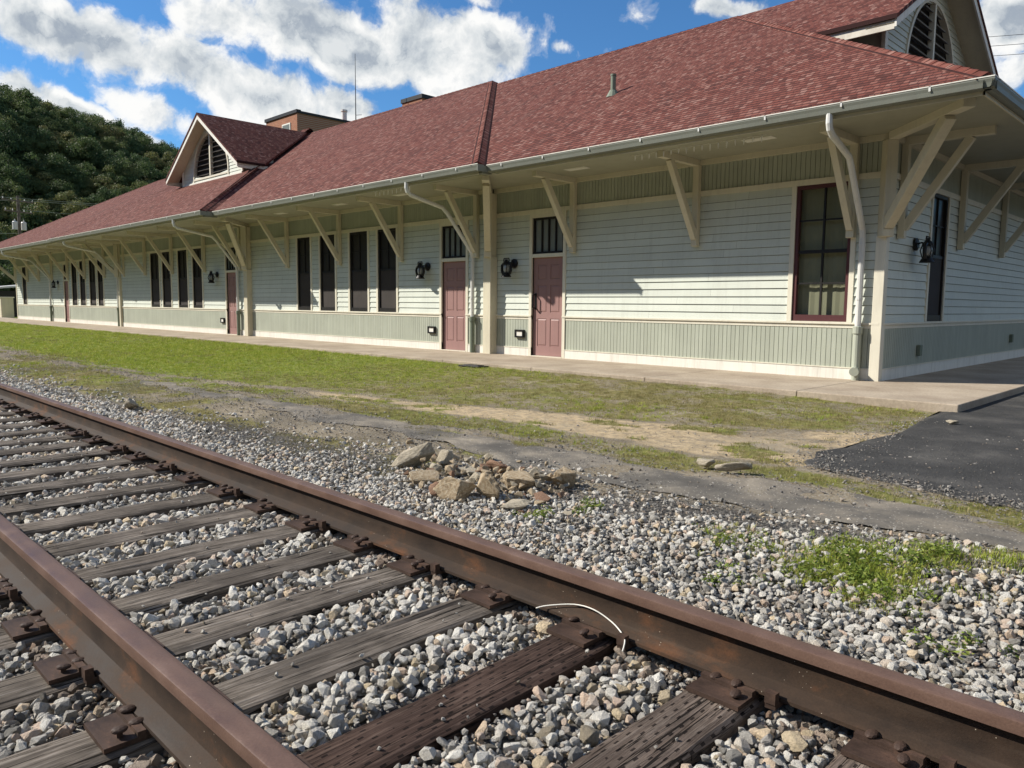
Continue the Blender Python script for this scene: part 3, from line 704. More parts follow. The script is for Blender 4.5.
def door(Pm, x0, x1, handle=True, ztop=2.075, thr='white'):
    w = .075; mb = MB()
    qbox(mb, Pm, x0 - w, x0, -.08, .036, -.02, 2.985); qbox(mb, Pm, x1, x1 + w, -.08, .036, -.02, 2.985)
    qbox(mb, Pm, x0, x1, -.08, .03, ztop + .002, ztop + .075); qbox(mb, Pm, x0, x1, -.08, .03, 2.90, 2.985)
    qbox(mb, Pm, x0, x1, -.08, .045, -.02, .012)
    fr = P(mb, 'doorway', M['casing'])
    mb = MB(); dep = -.03
    W = x1 - x0; st = .115 * W / .88 + .0
    qbox(mb, Pm, x0 + .004, x1 - .004, dep - .04, dep - .010, .016, ztop - .002)
    xs = [(x0 + .125, x0 + W / 2 - .05), (x0 + W / 2 + .05, x1 - .125)]
    zs = [(.22, .80), (.93, 1.50), (1.62, 1.93)]
    # stiles and rails stand proud of the panels
    for a, b in ((x0 + .004, xs[0][0]), (xs[0][1], xs[1][0]), (xs[1][1], x1 - .004)): qbox(mb, Pm, a, b, dep - .01, dep, .016, ztop - .002)
    for a, b in xs:
        for c, d in ((.016, zs[0][0]), (zs[0][1], zs[1][0]), (zs[1][1], zs[2][0]), (zs[2][1], ztop - .002)): qbox(mb, Pm, a, b, dep - .01, dep, c, d)
        for c, d in zs:
            q = .035
            mb.hexa([Pm(a + .012, dep - .010, c + .012), Pm(b - .012, dep - .010, c + .012), Pm(b - .012, dep - .010, d - .012), Pm(a + .012, dep - .010, d - .012),
                     Pm(a + q, dep - .001, c + q), Pm(b - q, dep - .001, c + q), Pm(b - q, dep - .001, d - q), Pm(a + q, dep - .001, d - q)])
    mb.build('door', M['maroon'], fr)
    if handle:
        mb = MB(); hx = x0 + .075
        mb.tube([Pm(hx, dep - .005, 1.02), Pm(hx, dep + .085, 1.02), Pm(hx, dep + .10, 1.035), Pm(hx, dep + .10, 1.285), Pm(hx, dep + .085, 1.30), Pm(hx, dep - .005, 1.30)], .017, 8)
        qbox(mb, Pm, hx - .022, hx + .022, dep, dep + .010, .99, 1.33)
        mb.build('door_handle', M['black'], fr)
    mb = MB(); nb = 4; a, b = x0, x1
    qbox(mb, Pm, a, a + .05, -.07, .0, ztop + .077, 2.898); qbox(mb, Pm, b - .05, b, -.07, .0, ztop + .077, 2.898)
    qbox(mb, Pm, a + .05, b - .05, -.07, .0, ztop + .077, ztop + .12); qbox(mb, Pm, a + .05, b - .05, -.07, .0, 2.85, 2.898)
    for i in range(1, nb): 
        u = a + .05 + (b - a - .1) * i / nb; qbox(mb, Pm, u - .016, u + .016, -.06, -.004, ztop + .12, 2.85)
    mb.build('transom', M['black_wood'], fr)
    mb = MB(); qbox(mb, Pm, a + .05, b - .05, -.05, -.042, ztop + .12, 2.85); mb.build('transom_pane', M['pale_pane'], fr)

def frame_bracket(Pm, u, out, wv=.115):
    """wall post, brace and short beam, square to the wall"""
    b = part_empty('eave_bracket'); h = wv / 2
    mb = MB(); qbox(mb, Pm, u - h, u + h, .024, .125, 2.13, 3.51); mb.build('post', M['cream'], b, bevel=.008)
    mb = MB(); a, c = Pm(u, .10, 2.27), Pm(u, .93, 3.50); mb.bar(a, c, wv * .86, .115, (0, 0, 1)); mb.build('brace', M['cream'], b, bevel=.006)
    mb = MB(); qbox(mb, Pm, u - h + .004, u + h - .004, .072, out, 3.492, 3.615); mb.build('beam', M['cream'], b, bevel=.006)

def diag_bracket(cx, cy, dx, dy, out, z0=2.12, w=.17):
    b = part_empty('eave_bracket'); d = Vector((dx, dy, 0)).normalized(); c = Vector((cx, cy, 0))
    mb = MB(); mb.bar(c + d * .04 + Vector((0, 0, z0)), c + d * .04 + Vector((0, 0, 3.50)), w, w, d); mb.build('post', M['cream'], b, bevel=.01)
    mb = MB(); mb.bar(c + d * .10 + Vector((0, 0, z0 + .17)), c + d * (out - .42) + Vector((0, 0, 3.49)), w * .82, w * .86); mb.build('brace', M['cream'], b, bevel=.008)
    mb = MB(); mb.bar(c + d * .13 + Vector((0, 0, 3.555)), c + d * out + Vector((0, 0, 3.555)), w * .9, .13); mb.build('beam', M['cream'], b, bevel=.008)

def S1(x, k): return x * WY[k] / 11.95      # measured on the near wall plane, moved to the plane it stands in

openings = [[], [], [], []]
wins = [[(-5.55, -4.67, 'clear')],
        [tuple(S1(v, 1) for v in t) + ('screen',) for t in ((-20.98, -20.24), (-19.70, -18.92), (-18.18, -17.33), (-16.86, -16.06))],
        [tuple(S1(v, 2) for v in t) + ('screen',) for t in ((-32.62, -31.72), (-31.40, -30.56), (-29.86, -29.0), (-28.52, -27.72))],
        [tuple(S1(v, 3) for v in t) + ('screen',) for t in ((-43.1, -42.3), (-41.8, -41.0), (-40.35, -39.45), (-39.15, -38.42), (-52.55, -51.75))]]
doors = [[(-11.29, -10.42)], [(S1(-14.26, 1), S1(-13.39, 1))], [(S1(-25.78, 2), S1(-24.98, 2))], [(S1(-44.45, 3), S1(-43.72, 3))]]
brk = [[-7.33, -10.13], [S1(-15.8, 1), S1(-18.62, 1), S1(-21.5, 1)], [S1(-27.43, 2), S1(-30.33, 2), S1(-33.1, 2)], [S1(-38.1, 3), S1(-40.94, 3), S1(-43.63, 3), S1(-46.4, 3), S1(-48.9, 3), S1(-51.3, 3)]]
for k in range(4):
    a, b = XB[k + 1], XB[k]
    for t in wins[k]: openings[k].append((t[0], t[1], .87, 2.985))
    for t in doors[k]: openings[k].append((t[0], t[1], -.1, 2.985))
    Pm = front(WY[k]); wall_stretch(Pm, a, b, openings[k])
    for t in wins[k]: window(Pm, *t)
    for t in doors[k]: door(Pm, *t, handle=(k == 0))
    for u in brk[k]: frame_bracket(Pm, u, WY[k] - EY[k] - .48)
# square posts where the stretches meet
for k in (1, 2, 3):
    y = min(WY[k], WY[k - 1]); x = XB[k]
    wl = .17 if k < 3 else .08; mb = MB(); mb.box(x - wl, x + .07, y - .11, y + .10, -.03, 2.14); mb.box(x - wl + .025, x + .045, y - .085, y + .10, 2.142, 3.50)
    P(mb, 'corner_post', M['cream'], bevel=.012)
    s = 1 if k < 3 else -1
    diag_bracket(x - .05 + .02 * s, y - .10, s, -1, 1.85, w=.17)
    kk = k if k < 3 else k
    frame_bracket(front(WY[min(k, 2)] if s > 0 else WY[3]), x - .44 * s, WY[k] - EY[k] - .55)
# the near end wall
PE = end(XB[0]); ops_e = [(13.97, 14.80, .87, 2.985)]
wall_stretch(PE, 11.95, 23.4, ops_e); window(PE, 13.97, 14.80, 'screen')
for u in (12.42, 15.45, 18.33, 21.2): frame_bracket(PE, u, 1.22)
frame_bracket(front(WY[0]), -4.66, 1.22)
mb = MB(); mb.box(-4.30, -4.15, 11.905, 12.05, -.03, 2.14); mb.box(-4.285, -4.165, 11.92, 12.05, 2.142, 3.51); P(mb, 'corner_post', M['casing'], bevel=.008)
diag_bracket(-4.20, 11.94, 1, -1, 1.95, w=.17)
mb = MB(); mb.box(-53.42, -53.28, 11.76, 11.93, -.03, 3.51); P(mb, 'corner_post', M['cream'], bevel=.01)
diag_bracket(-53.32, 11.82, -1, -1, 1.95, w=.17)
frame_bracket(lambda u, n, z: (-53.3 - n, u, z), 12.4, 1.2)
# rear and far walls
mb = MB(); mb.box(-53.3, -4.2, 23.4, 23.55, -.1, 3.9); P(mb, 'rear_wall', M['siding'])
mb = MB(); mb.box(-53.3, -53.16, 11.84, 23.39, -.1, 3.9); P(mb, 'far_end_wall', M['siding'])

# --- roof
def slope(mb, pts, axis, sign):
    """roof plane given as (x, y, z) corners, thickened downwards; uv runs along eave / up slope"""
    k = math.sqrt(1 + SL * SL)
    uv = [((p[0] if axis == 'x' else p[1]), (p[2] - ZE) / SL * k) for p in pts]
    mb.poly(pts, uv)
    low = [(p[0], p[1], p[2] - .055) for p in pts]; mb.poly(low[::-1], uv[::-1])
    n = len(pts)
    for i in range(n):
        j = (i + 1) % n; mb.poly([pts[i], low[i], low[j], pts[j]], [uv[i], uv[i], uv[j], uv[j]])
def roof_stretch(name, x0, x1, ye, hip0, hip1, SL=SL):
    yb = 2 * YC - ye; r = YC - ye; zr = ZE + SL * r
    xa = x0 + r if hip0 else x0; xb = x1 - r if hip1 else x1
    mb = MB()
    ye += .085; ze = ZE + SL * .085; yb = 2 * YC - ye; x1 -= .085 * hip1; x0 += .085 * hip0
    slope(mb, [(x0, ye, ze), (x1, ye, ze), (xb, YC, zr), (xa, YC, zr)], 'x', 1)
    slope(mb, [(x1, yb, ze), (x0, yb, ze), (xa, YC, zr), (xb, YC, zr)], 'x', 1)
    if hip1: slope(mb, [(x1, ye, ze), (x1, yb, ze), (xb, YC, zr)], 'y', 1)
    if hip0: slope(mb, [(x0, yb, ze), (x0, ye, ze), (xa, YC, zr)], 'y', 1)
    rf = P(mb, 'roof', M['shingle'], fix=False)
    caps = MB()
    def cap(a, b, lift=.035, w=.15):
        a, b = Vector(a) + Vector((0, 0, lift - .03)), Vector(b) + Vector((0, 0, lift - .03)); n = max(2, int((b - a).length / .2))
        d = (b - a).normalized(); s = d.cross(Vector((0, 0, 1))).normalized() * w
        dz = SL * w / math.sqrt(1) * (1 if abs(d.x) > .99 else .72)
        for i in range(n):
            p, q = a.lerp(b, i / n), a.lerp(b, (i + 1.12) / n); up = Vector((0, 0, .012)); L = i * .2
            caps.poly([p + s - Vector((0, 0, dz)), q + s - Vector((0, 0, dz)) + up * 0, q + up, p + up * 2], [(L, 0), (L + .2, 0), (L + .2, .14), (L, .14)])
            caps.poly([p + up * 2, q + up, q - s - Vector((0, 0, dz)), p - s - Vector((0, 0, dz)) + up * 0], [(L, .14), (L + .2, .14), (L + .2, .28), (L, .28)])
            caps.poly([p + s - Vector((0, 0, dz)), p + up * 2, p - s - Vector((0, 0, dz))], [(L, 0), (L, .1), (L, .2)])
    cap((xa, YC, zr), (xb, YC, zr))
    if hip1: cap((x1, ye, ze), (xb, YC, zr)); cap((x1, yb, ze), (xb, YC, zr))
    if hip0: cap((x0, ye, ze), (xa, YC, zr)); cap((x0, yb, ze), (xa, YC, zr))
    caps.build('ridge_cap', M['shingle'], rf, fix=False)
    return rf
ROOF = [(-14.5 - 6, -2.50, EY[0], 0, 1), (-24.4 - 8, -10.93, EY[1], 0, 1), (-37.9, -22.45, EY[2], 1, 1), (-54.7, -30.0, EY[3], 1, 0)]
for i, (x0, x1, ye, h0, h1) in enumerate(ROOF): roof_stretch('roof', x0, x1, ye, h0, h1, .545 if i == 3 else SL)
# soffits, fascia and gutters
GX = [(-10.93, -2.50), (-22.45, -10.93), (-37.9, -22.45), (-54.7, -37.9)]
def gutter_run(mb, a, b, out, y_or_x, axis):
    prof = [(0, .0), (.0, -.02), (.012, -.055), (.022, -.105), (.045, -.122), (.118, -.122), (.118, .0), (.104, .0), (.104, -.11), (.05, -.11), (.034, -.095), (.02, -.02)]
    for i in range(len(prof)):
        (n0, z0), (n1, z1) = prof[i], prof[(i + 1) % len(prof)]
        if axis == 'x': mb.poly([(a, y_or_x + n0, ZE + z0), (b, y_or_x + n0, ZE + z0), (b, y_or_x + n1, ZE + z1), (a, y_or_x + n1, ZE + z1)])
        else: mb.poly([(y_or_x - n0, a, ZE + z0), (y_or_x - n0, b, ZE + z0), (y_or_x - n1, b, ZE + z1), (y_or_x - n1, a, ZE + z1)])
for k, (a, b) in enumerate(GX):
    ye = EY[k]
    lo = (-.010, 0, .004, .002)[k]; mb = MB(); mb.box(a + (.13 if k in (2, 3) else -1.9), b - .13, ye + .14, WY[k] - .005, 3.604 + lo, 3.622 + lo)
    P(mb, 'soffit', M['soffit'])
    mb = MB(); mb.box(a + .12, b - .12, ye + .12, ye + .139, 3.555, 3.70); P(mb, 'fascia', M['cream'])
    mb = MB(); gutter_run(mb, a, b, 0, ye, 'x')
    g = P(mb, 'gutter', M['old_gutter']); lp = MB(); lp.box(a, b, ye - .006, ye + .010, ZE + .0005, ZE + .013); lp.build('gutter_lip', M['white'], g)
    if k in (1, 2):
        rt = MB(); rt.box(b - .02, b, ye + .001, EY[k - 1] + .16, ZE - .122, ZE + .004); rt.box(b - .20, b - .021, ye + .14, EY[k - 1] + .16, 3.57, 3.69); rt.build('gutter_return', M['old_gutter'], g)
    hg = MB(); x = a + .4
    while x < b - .1: hg.box(x - .012, x + .012, ye - .004, ye + .125, ZE + .001, ZE + .009); hg.box(x - .012, x + .012, ye - .006, ye - .001, ZE - .05, ZE + .009); x += 1.05
    hg.build('gutter_strap', M['gutter'], g)
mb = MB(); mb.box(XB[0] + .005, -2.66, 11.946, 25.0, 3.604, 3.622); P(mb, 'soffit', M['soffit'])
mb = MB(); mb.box(-2.639, -2.62, 10.37, 25.0, 3.555, 3.70); P(mb, 'fascia', M['cream'])
mb = MB(); gutter_run(mb, 10.25, 25.1, 0, -2.5, 'y'); g = P(mb, 'gutter', M['old_gutter']); lp = MB(); lp.box(-2.51, -2.494, 10.262, 25.1, ZE + .0005, ZE + .013); lp.build('gutter_lip', M['white'], g)
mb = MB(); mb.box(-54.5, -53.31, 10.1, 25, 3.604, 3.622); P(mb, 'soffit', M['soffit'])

# --- gables with arched louvres
def gable(Pm, uc, face_n, over_n, half, zb, zr, eave_half, ze_, back, eave_fascia=0):
    """Pm(u, n, z): u across the gable, n outwards"""
    g = part_empty('roof_gable'); s = (zr - ze_) / eave_half; LH = 1.46; LT = 1.56
    zt = zr - .14
    mb = MB()      # clapboards
    z = zb
    while z < zt - .03:
        z2 = min(z + .115, zt); 
        h1 = min(half, (zt - z) / s); h2 = min(half, (zt - z2) / s)
        for sg in (-1, 1):
            # leave the arch open
            def arch(zz):
                t = (zz - (zb + .16)) / LT
                if t < 0 or t >= 1: return 0
                return LH * math.sqrt(max(0, 1 - max(0, (t - .10) / .90) ** 1.75))
            i1, i2 = arch(z), arch(z2)
            if i1 >= h1: continue
            i2 = min(i2, h2)
            mb.poly([Pm(uc + sg * i1, face_n + .022, z), Pm(uc + sg * h1, face_n + .022, z), Pm(uc + sg * h2, face_n + .005, z2), Pm(uc + sg * i2, face_n + .005, z2)])
            mb.poly([Pm(uc + sg * i1, face_n, z), Pm(uc + sg * h1, face_n, z), Pm(uc + sg * h1, face_n + .022, z), Pm(uc + sg * i1, face_n + .022, z)])
        z = z2
    mb.build('gable_siding', M['siding'], g, fix=False)
    mb = MB(); qbox(mb, Pm, uc - half - .02, uc + half + .02, face_n - .03, face_n + .05, zb - .13, zb + .03)
    for sg in (-1, 1):
        qbox(mb, Pm, uc + sg * half - .06, uc + sg * half + .06, face_n - .03, face_n + .04, zb + .032, zr - half * s - .12)
    mb.build('gable_trim', M['white'], g)
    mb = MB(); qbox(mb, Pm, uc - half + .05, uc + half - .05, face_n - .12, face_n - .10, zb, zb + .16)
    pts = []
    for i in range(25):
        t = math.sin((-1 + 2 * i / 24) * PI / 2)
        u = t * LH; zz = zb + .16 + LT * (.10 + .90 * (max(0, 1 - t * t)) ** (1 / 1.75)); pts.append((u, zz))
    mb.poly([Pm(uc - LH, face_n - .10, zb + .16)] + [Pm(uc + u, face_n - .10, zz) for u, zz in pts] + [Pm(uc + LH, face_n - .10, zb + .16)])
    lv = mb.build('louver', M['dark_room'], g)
    mb = MB()
    for i in range(24):
        (u0, a0), (u1, a1) = pts[i], pts[i + 1]
        k0, k1 = 1.05, 1.05
        m0, m1 = (u0 * k0, zb + .16 + (a0 - zb - .16) * 1.05), (u1 * k1, zb + .16 + (a1 - zb - .16) * 1.05)
        mb.hexa([Pm(uc + u0, face_n - .08, a0), Pm(uc + u1, face_n - .08, a1), Pm(uc + m1[0], face_n - .08, m1[1]), Pm(uc + m0[0], face_n - .08, m0[1]),
                 Pm(uc + u0, face_n + .045, a0), Pm(uc + u1, face_n + .045, a1), Pm(uc + m1[0], face_n + .045, m1[1]), Pm(uc + m0[0], face_n + .045, m0[1])])
    qbox(mb, Pm, uc - LH - .07, uc - LH, face_n - .08, face_n + .045, zb + .03, zb + .16 + LT * .1); qbox(mb, Pm, uc + LH, uc + LH + .07, face_n - .08, face_n + .045, zb + .03, zb + .16 + LT * .1)
    qbox(mb, Pm, uc - LH, uc + LH, face_n - .08, face_n + .042, zb + .10, zb + .165)
    qbox(mb, Pm, uc - .045, uc + .045, face_n - .06, face_n + .05, zb + .166, zb + .15 + LT)
    mb.build('louver_frame', M['casing'], g)
    mb = MB(); z = zb + .25
    while z < zb + .12 + LT:
        t = (z + .06 - zb - .16) / LT; t = max(0, (t - .10) / .90); w = (LH - .02) * math.sqrt(max(0, 1 - t ** 1.75)) - .03
        if w > .1:
            for a, b in ((uc - w, uc - .047), (uc + .047, uc + w)):
                mb.hexa([Pm(a, face_n - .085, z + .035), Pm(b, face_n - .085, z + .035), Pm(b, face_n - .080, z + .052), Pm(a, face_n - .080, z + .052),
                         Pm(a, face_n + .015, z), Pm(b, face_n + .015, z), Pm(b, face_n + .025, z + .018), Pm(a, face_n + .025, z + .018)])
        z += .185
    mb.build('louver_slats', M['slat'], g)
    # rakes and their soffits
    mb = MB(); sf = MB()
    for sg in (-1, 1):
        e = (uc + sg * eave_half, ze_); r = (uc, zr)
        mb.hexa([Pm(e[0], over_n - .035, e[1] - .21), Pm(r[0], over_n - .035, r[1] - .24), Pm(r[0], over_n - .035, r[1] - .03), Pm(e[0], over_n - .035, e[1] - .03),
                 Pm(e[0], over_n, e[1] - .21), Pm(r[0], over_n, r[1] - .24), Pm(r[0], over_n, r[1] - .03), Pm(e[0], over_n, e[1] - .03)])
        sf.poly([Pm(e[0], over_n - .036, e[1] - .14), Pm(r[0], over_n - .036, r[1] - .14), Pm(r[0], face_n, r[1] - .14), Pm(e[0], face_n, e[1] - .14)])
        sf.poly([Pm(e[0], over_n - .036, e[1] - .13), Pm(r[0], over_n - .036, r[1] - .13), Pm(r[0], face_n, r[1] - .13), Pm(e[0], face_n, e[1] - .13)])
    mb.build('bargeboard', M['white'], g); sf.build('gable_soffit', M['cream'], g)
    mb = MB()
    for sg in (-1, 1):
        n0 = over_n + .02
        pts = [Pm(uc + sg * eave_half * 1.01, n0, ze_ - .01), Pm(uc, n0, zr), Pm(uc, back(zr), zr), Pm(uc + sg * eave_half * 1.01, back(ze_), ze_ - .01)]
        L = math.hypot(eave_half, zr - ze_); bb = n0 - back(zr)
        uv = [(0, 0), (0, L), (bb, L), (n0 - back(ze_), 0)]
        mb.poly(pts, uv); low = [(p[0], p[1], p[2] - .075) for p in pts]; mb.poly(low[::-1], uv[::-1])
        for i in range(4): j = (i + 1) % 4; mb.poly([pts[i], low[i], low[j], pts[j]], [uv[i], uv[i], uv[j], uv[j]])
    mb.build('gable_roof', M['shingle'], g, fix=False)
    mb = MB()
    for sg in (-1, 1):
        qbox(mb, Pm, uc + sg * (eave_half - .03) - .02, uc + sg * (eave_half - .03) + .02, back(ze_) - .2, over_n - .04, ze_ - .24, ze_ - .085)
    mb.build('eave_fascia', M['wood_edge'], g)
    return g
# front dormer on the tall middle stretch
def bk1(z): return -(EY[2] + (z - ZE) / SL) - .05
gable(lambda u, n, z: (u, -n, z), -29.05, -12.98, -12.50, 2.55, 5.68, 8.08, 3.12, 5.98, bk1)
mb = MB()
for sg in (-1, 1): mb.poly([(-29.05 + sg * 2.5, 12.96, 5.45), (-29.05 + sg * 2.5, 12.96, 6.3), (-29.05 + sg * 2.5, 14.2, 6.3), (-29.05 + sg * 2.5, 14.2, 5.45)])
P(mb, 'dormer_cheek', M['siding'])
# gable in the near hip
zr3 = ZE + SL * (YC - EY[0])
gable(lambda u, n, z: (n, u, z), YC, -5.5, -4.98, 2.58, 5.55, zr3 + .008, 3.50, zr3 + .008 - 3.50 * SL, lambda z: -2.5 - (z - ZE) / SL - .04)
mb = MB()
for sg in (-1, 1): mb.poly([(-5.52, YC + sg * 2.55, 5.3), (-5.52, YC + sg * 2.55, 6.45), (-7.6, YC + sg * 2.55, 6.45), (-7.6, YC + sg * 2.55, 5.3)])
P(mb, 'dormer_cheek', M['siding'])

# --- downspouts: gutter elbow, slanted run along the soffit, wall pipe, iron boot
def downspout(xo, k, xw, clean=False):
    ye, yw = EY[k], WY[k]; mb = MB(); r = .045
    mb.tube([(xo, ye + .06, 3.62), (xo, ye + .06, 3.50), (xo, ye + .085, 3.43), (xo - .0, ye + .17, 3.37), (xw + (xo - xw) * .6, yw - .86, 3.18), (xw + (xo - xw) * .45, yw - .74, 3.06), (xw, yw - .13, 2.25), (xw, yw - .10, 2.12), (xw, yw - .10, .80)], r, 10)
    for z in (2.0, 1.2): mb.lathe([(r + .006, z), (r + .006, z + .03)], (xw, yw - .10, 0), 10)
    d = P(mb, 'downspout', M['gutter'], smooth=False)
    mb = MB(); mb.lathe([(.072, .70), (.072, .80), (.062, .81), (.062, .70)], (xw, yw - .10, 0), 12)
    mb.lathe([(.056, -.02), (.056, .70)], (xw, yw - .10, 0), 12)
    if clean:
        mb.tube([(xw, yw - .10, .14), (xw + .03, yw - .24, .13)], .068, 12)
    mb.build('cast_iron_boot', M['sage'] if clean else M['iron'], d)
downspout(-4.40, 0, -4.47, True); downspout(-13.2, 1, -12.95); downspout(-24.55, 2, -24.36); downspout(-36.3, 3, -35.85); downspout(-46.9, 3, -46.1)

# --- roof vent, soffit lights, wall boxes
mb = MB(); px, py = -10.27, 13.26; pz = ZE + SL * (py - EY[0])
mb.lathe([(.055, pz - .05), (.055, pz + .36), (.062, pz + .36), (.062, pz + .40), (.0, pz + .40)], (px, py, 0), 12)
mb.lathe([(.16, pz - .08), (.075, pz + .07), (.06, pz + .07)], (px, py, 0), 12); P(mb, 'vent_pipe', M['iron'])
for x, y in ((-9.4, 11.1), (-5.75, 11.0), (-14.6, 11.0), (-17.2, 11.0), (-20.2, 11.0), (-46.0, 10.9), (-41.5, 10.9)):
    mb = MB(); mb.box(x - .24, x + .24, y - .10, y + .10, 3.588, 3.603); v = P(mb, 'soffit_vent', M['white'])
    mb = MB(); mb.box(x - .20, x + .20, y - .07, y + .07, 3.584, 3.5875); mb.build('vent_panel', M['white'], v)
for u, k in ((S1(-14.62, 1), 1), (-11.62, 0), (S1(-26.1, 2), 2), (S1(-46.9, 3), 3)):
    Pm = front(WY[k]); mb = MB()
    for a, b, c, d in ((-.13, .13, .38, .415), (-.13, .13, .515, .55), (-.13, -.095, .415, .515), (.095, .13, .415, .515)): qbox(mb, Pm, u + a, u + b, .016, .07, c, d)
    qbox(mb, Pm, u - .13, u + .13, .0165, .03, .39, .54)
    s = P(mb, 'wall_box', M['black']); mb = MB(); qbox(mb, Pm, u - .094, u + .094, .031, .055, .416, .514); mb.build('box_cover', M['white'], s)
for u, z in ((13.65, .40), (19.78, .45)):
    mb = MB(); qbox(mb, PE, u - .06, u + .06, .016, .08, z - .09, z + .09); P(mb, 'outlet_cover', M['iron'], bevel=.01)

# --- lanterns on the walls
LM = {}
def lantern(loc, rz, label):
    t = empty('wall_lantern', loc, rz); tag(t, label, 'lantern', 'railroad lanterns on the depot walls')
    if not LM:
        a = MB(); a.lathe([(.10, -.0), (.10, -.03), (.06, -.05), (.0, -.05)], (.05, 0, .11), 18, 'y'); a.tube([(.05, -.03, .11), (.01, -.10, .13), (.0, -.16, .12)], .014, 8)
        LM['mount'] = a
        b = MB(); c = (0, -.20, 0)
        b.lathe([(.105, -.185), (.11, -.175), (.07, -.11), (.07, -.09), (.0, -.09)], c, 18)
        b.lathe([(.078, .08), (.082, .10), (.06, .135), (.035, .16), (.035, .185), (.045, .19), (.0, .20)], c, 18)
        for k in range(4):
            q = PI / 4 + k * PI / 2; b.tube([(c[0] + .075 * math.cos(q), c[1] + .075 * math.sin(q), -.11), (c[0] + .112 * math.cos(q), c[1] + .112 * math.sin(q), 0), (c[0] + .075 * math.cos(q), c[1] + .075 * math.sin(q), .10)], .009, 6)
        for sx in (-1, 1): b.tube([(sx * .10, -.20, -.12), (sx * .135, -.20, -.04), (sx * .13, -.20, .07), (sx * .075, -.20, .11)], .030, 8)
        b.tube([(-.075, -.20, .13), (-.08, -.20, .18), (-.075, -.20, .215), (.075, -.20, .215), (.08, -.20, .18), (.075, -.20, .13)], .012, 8)
        LM['body'] = b
        g = MB(); g.lathe([(.05, -.088), (.068, -.03), (.068, .03), (.05, .078)], c, 16); LM['globe'] = g
        mm, nt, bb, tc = base_mat('lantern_globe', .1, .5); bb.inputs['Base Color'].default_value = (.34, .35, .34, 1); LM['gm'] = mm
    LM['mount'].build('wall_mount', M['black'], t, smooth=False); LM['body'].build('lantern_frame', M['black'], t); LM['globe'].build('globe', LM['gm'], t, smooth=True)
lantern((-11.86, WY[0] - .024, 1.86), 0, 'black lantern just left of the nearest maroon door with a black pull handle')
lantern((S1(-14.83, 1), WY[1] - .024, 1.87), 0, 'black lantern left of the maroon door whose frame touches a downspout')
lantern((S1(-26.5, 2), WY[2] - .024, 1.92), 0, 'black lantern left of the maroon door on the stretch below the front dormer')
lantern((S1(-45.5, 3), WY[3] - .024, 1.92), 0, 'black lantern at the far end of the depot, left of the last door')
lantern((XB[0] + .024, 13.15, 1.98), PI / 2, 'black lantern on the shaded end wall beside the narrow dark window')

# --- little icicle lights under the eave
M['bulb'] = paint('white_plastic', (.88, .88, .86), .3, .02, 0)
def icicles(x0, x1, y, n, label, seed):
    t = empty('icicle_lights', ((x0 + x1) / 2, y, 3.55)); tag(t, label, 'string lights', 'icicle lights under the eaves'); cx = (x0 + x1) / 2
    mb = MB(); r = random.Random(seed); pts = [(x0 - cx + (x1 - x0) * i / 20, 0, .035 - .012 * (i % 2)) for i in range(21)]; mb.tube(pts, .003, 5); mb.build('wire', M['white'], t)
    for i in range(n):
        x = x0 - cx + (x1 - x0) * (i + .5) / n; mb = MB(); h = r.uniform(.045, .08)
        mb.lathe([(.009, .025), (.013, .01), (.010, -h * .5), (.003, -h)], (x, 0, 0), 6); mb.build('bulb', M['bulb'], t)
icicles(-7.9, -5.5, 10.74, 17, 'short row of small white icicle bulbs under the eave near the corner', 3)
icicles(-14.7, -13.3, 10.3, 9, 'short row of small white icicle bulbs under the eave above the door beside the downspout', 5)

# ------------------------------------------------------------------ railway track
RY = [.8395, 2.3445]          # rail head centres
prof = [(-.034, 0.0), (-.030, .004), (-.036, -.010)]
def rail(yc, label, name='rail'):
    o = empty(name, (0, yc, 0)); tag(o, label, 'rail')
    x0, x1 = -75.0, 9.0; xs = np.linspace(x0, x1, 120)
    head = [(-.036, -.037), (-.036, -.007), (-.0345, -.0025), (-.031, -.0008), (-.014, .0), (.014, .0), (.031, -.0008), (.0345, -.0025), (.036, -.007), (.036, -.037)]
    body = [(-.0355, -.0372), (-.012, -.047), (-.0085, -.060), (-.0085, -.120), (-.014, -.142), (-.069, -.166), (-.070, -.178), (.070, -.178), (.069, -.166), (.014, -.142), (.0085, -.120), (.0085, -.060), (.012, -.047), (.0355, -.0372)]
    for nm, pr, mt in (('rail_head', head, M['rail_head']), ('rail_web', body, M['rail_web'])):
        mb = MB(); n = len(pr)
        for x in xs: mb.v += [(float(x), a, b) for a, b in pr]
        for i in range(len(xs) - 1):
            for k in range(n): mb.f.append((i * n + k, (i + 1) * n + k, (i + 1) * n + (k + 1) % n, i * n + (k + 1) % n))
        ob = mb.build(nm, mt, o, smooth=True); ob.data.set_sharp_from_angle(angle=math.radians(38))
    return o
rail(RY[1], 'rusty rail beside the rock pile, its brown web facing the camera')
rail(RY[0], 'rusty rail crossing the lower left corner with a bright worn edge')

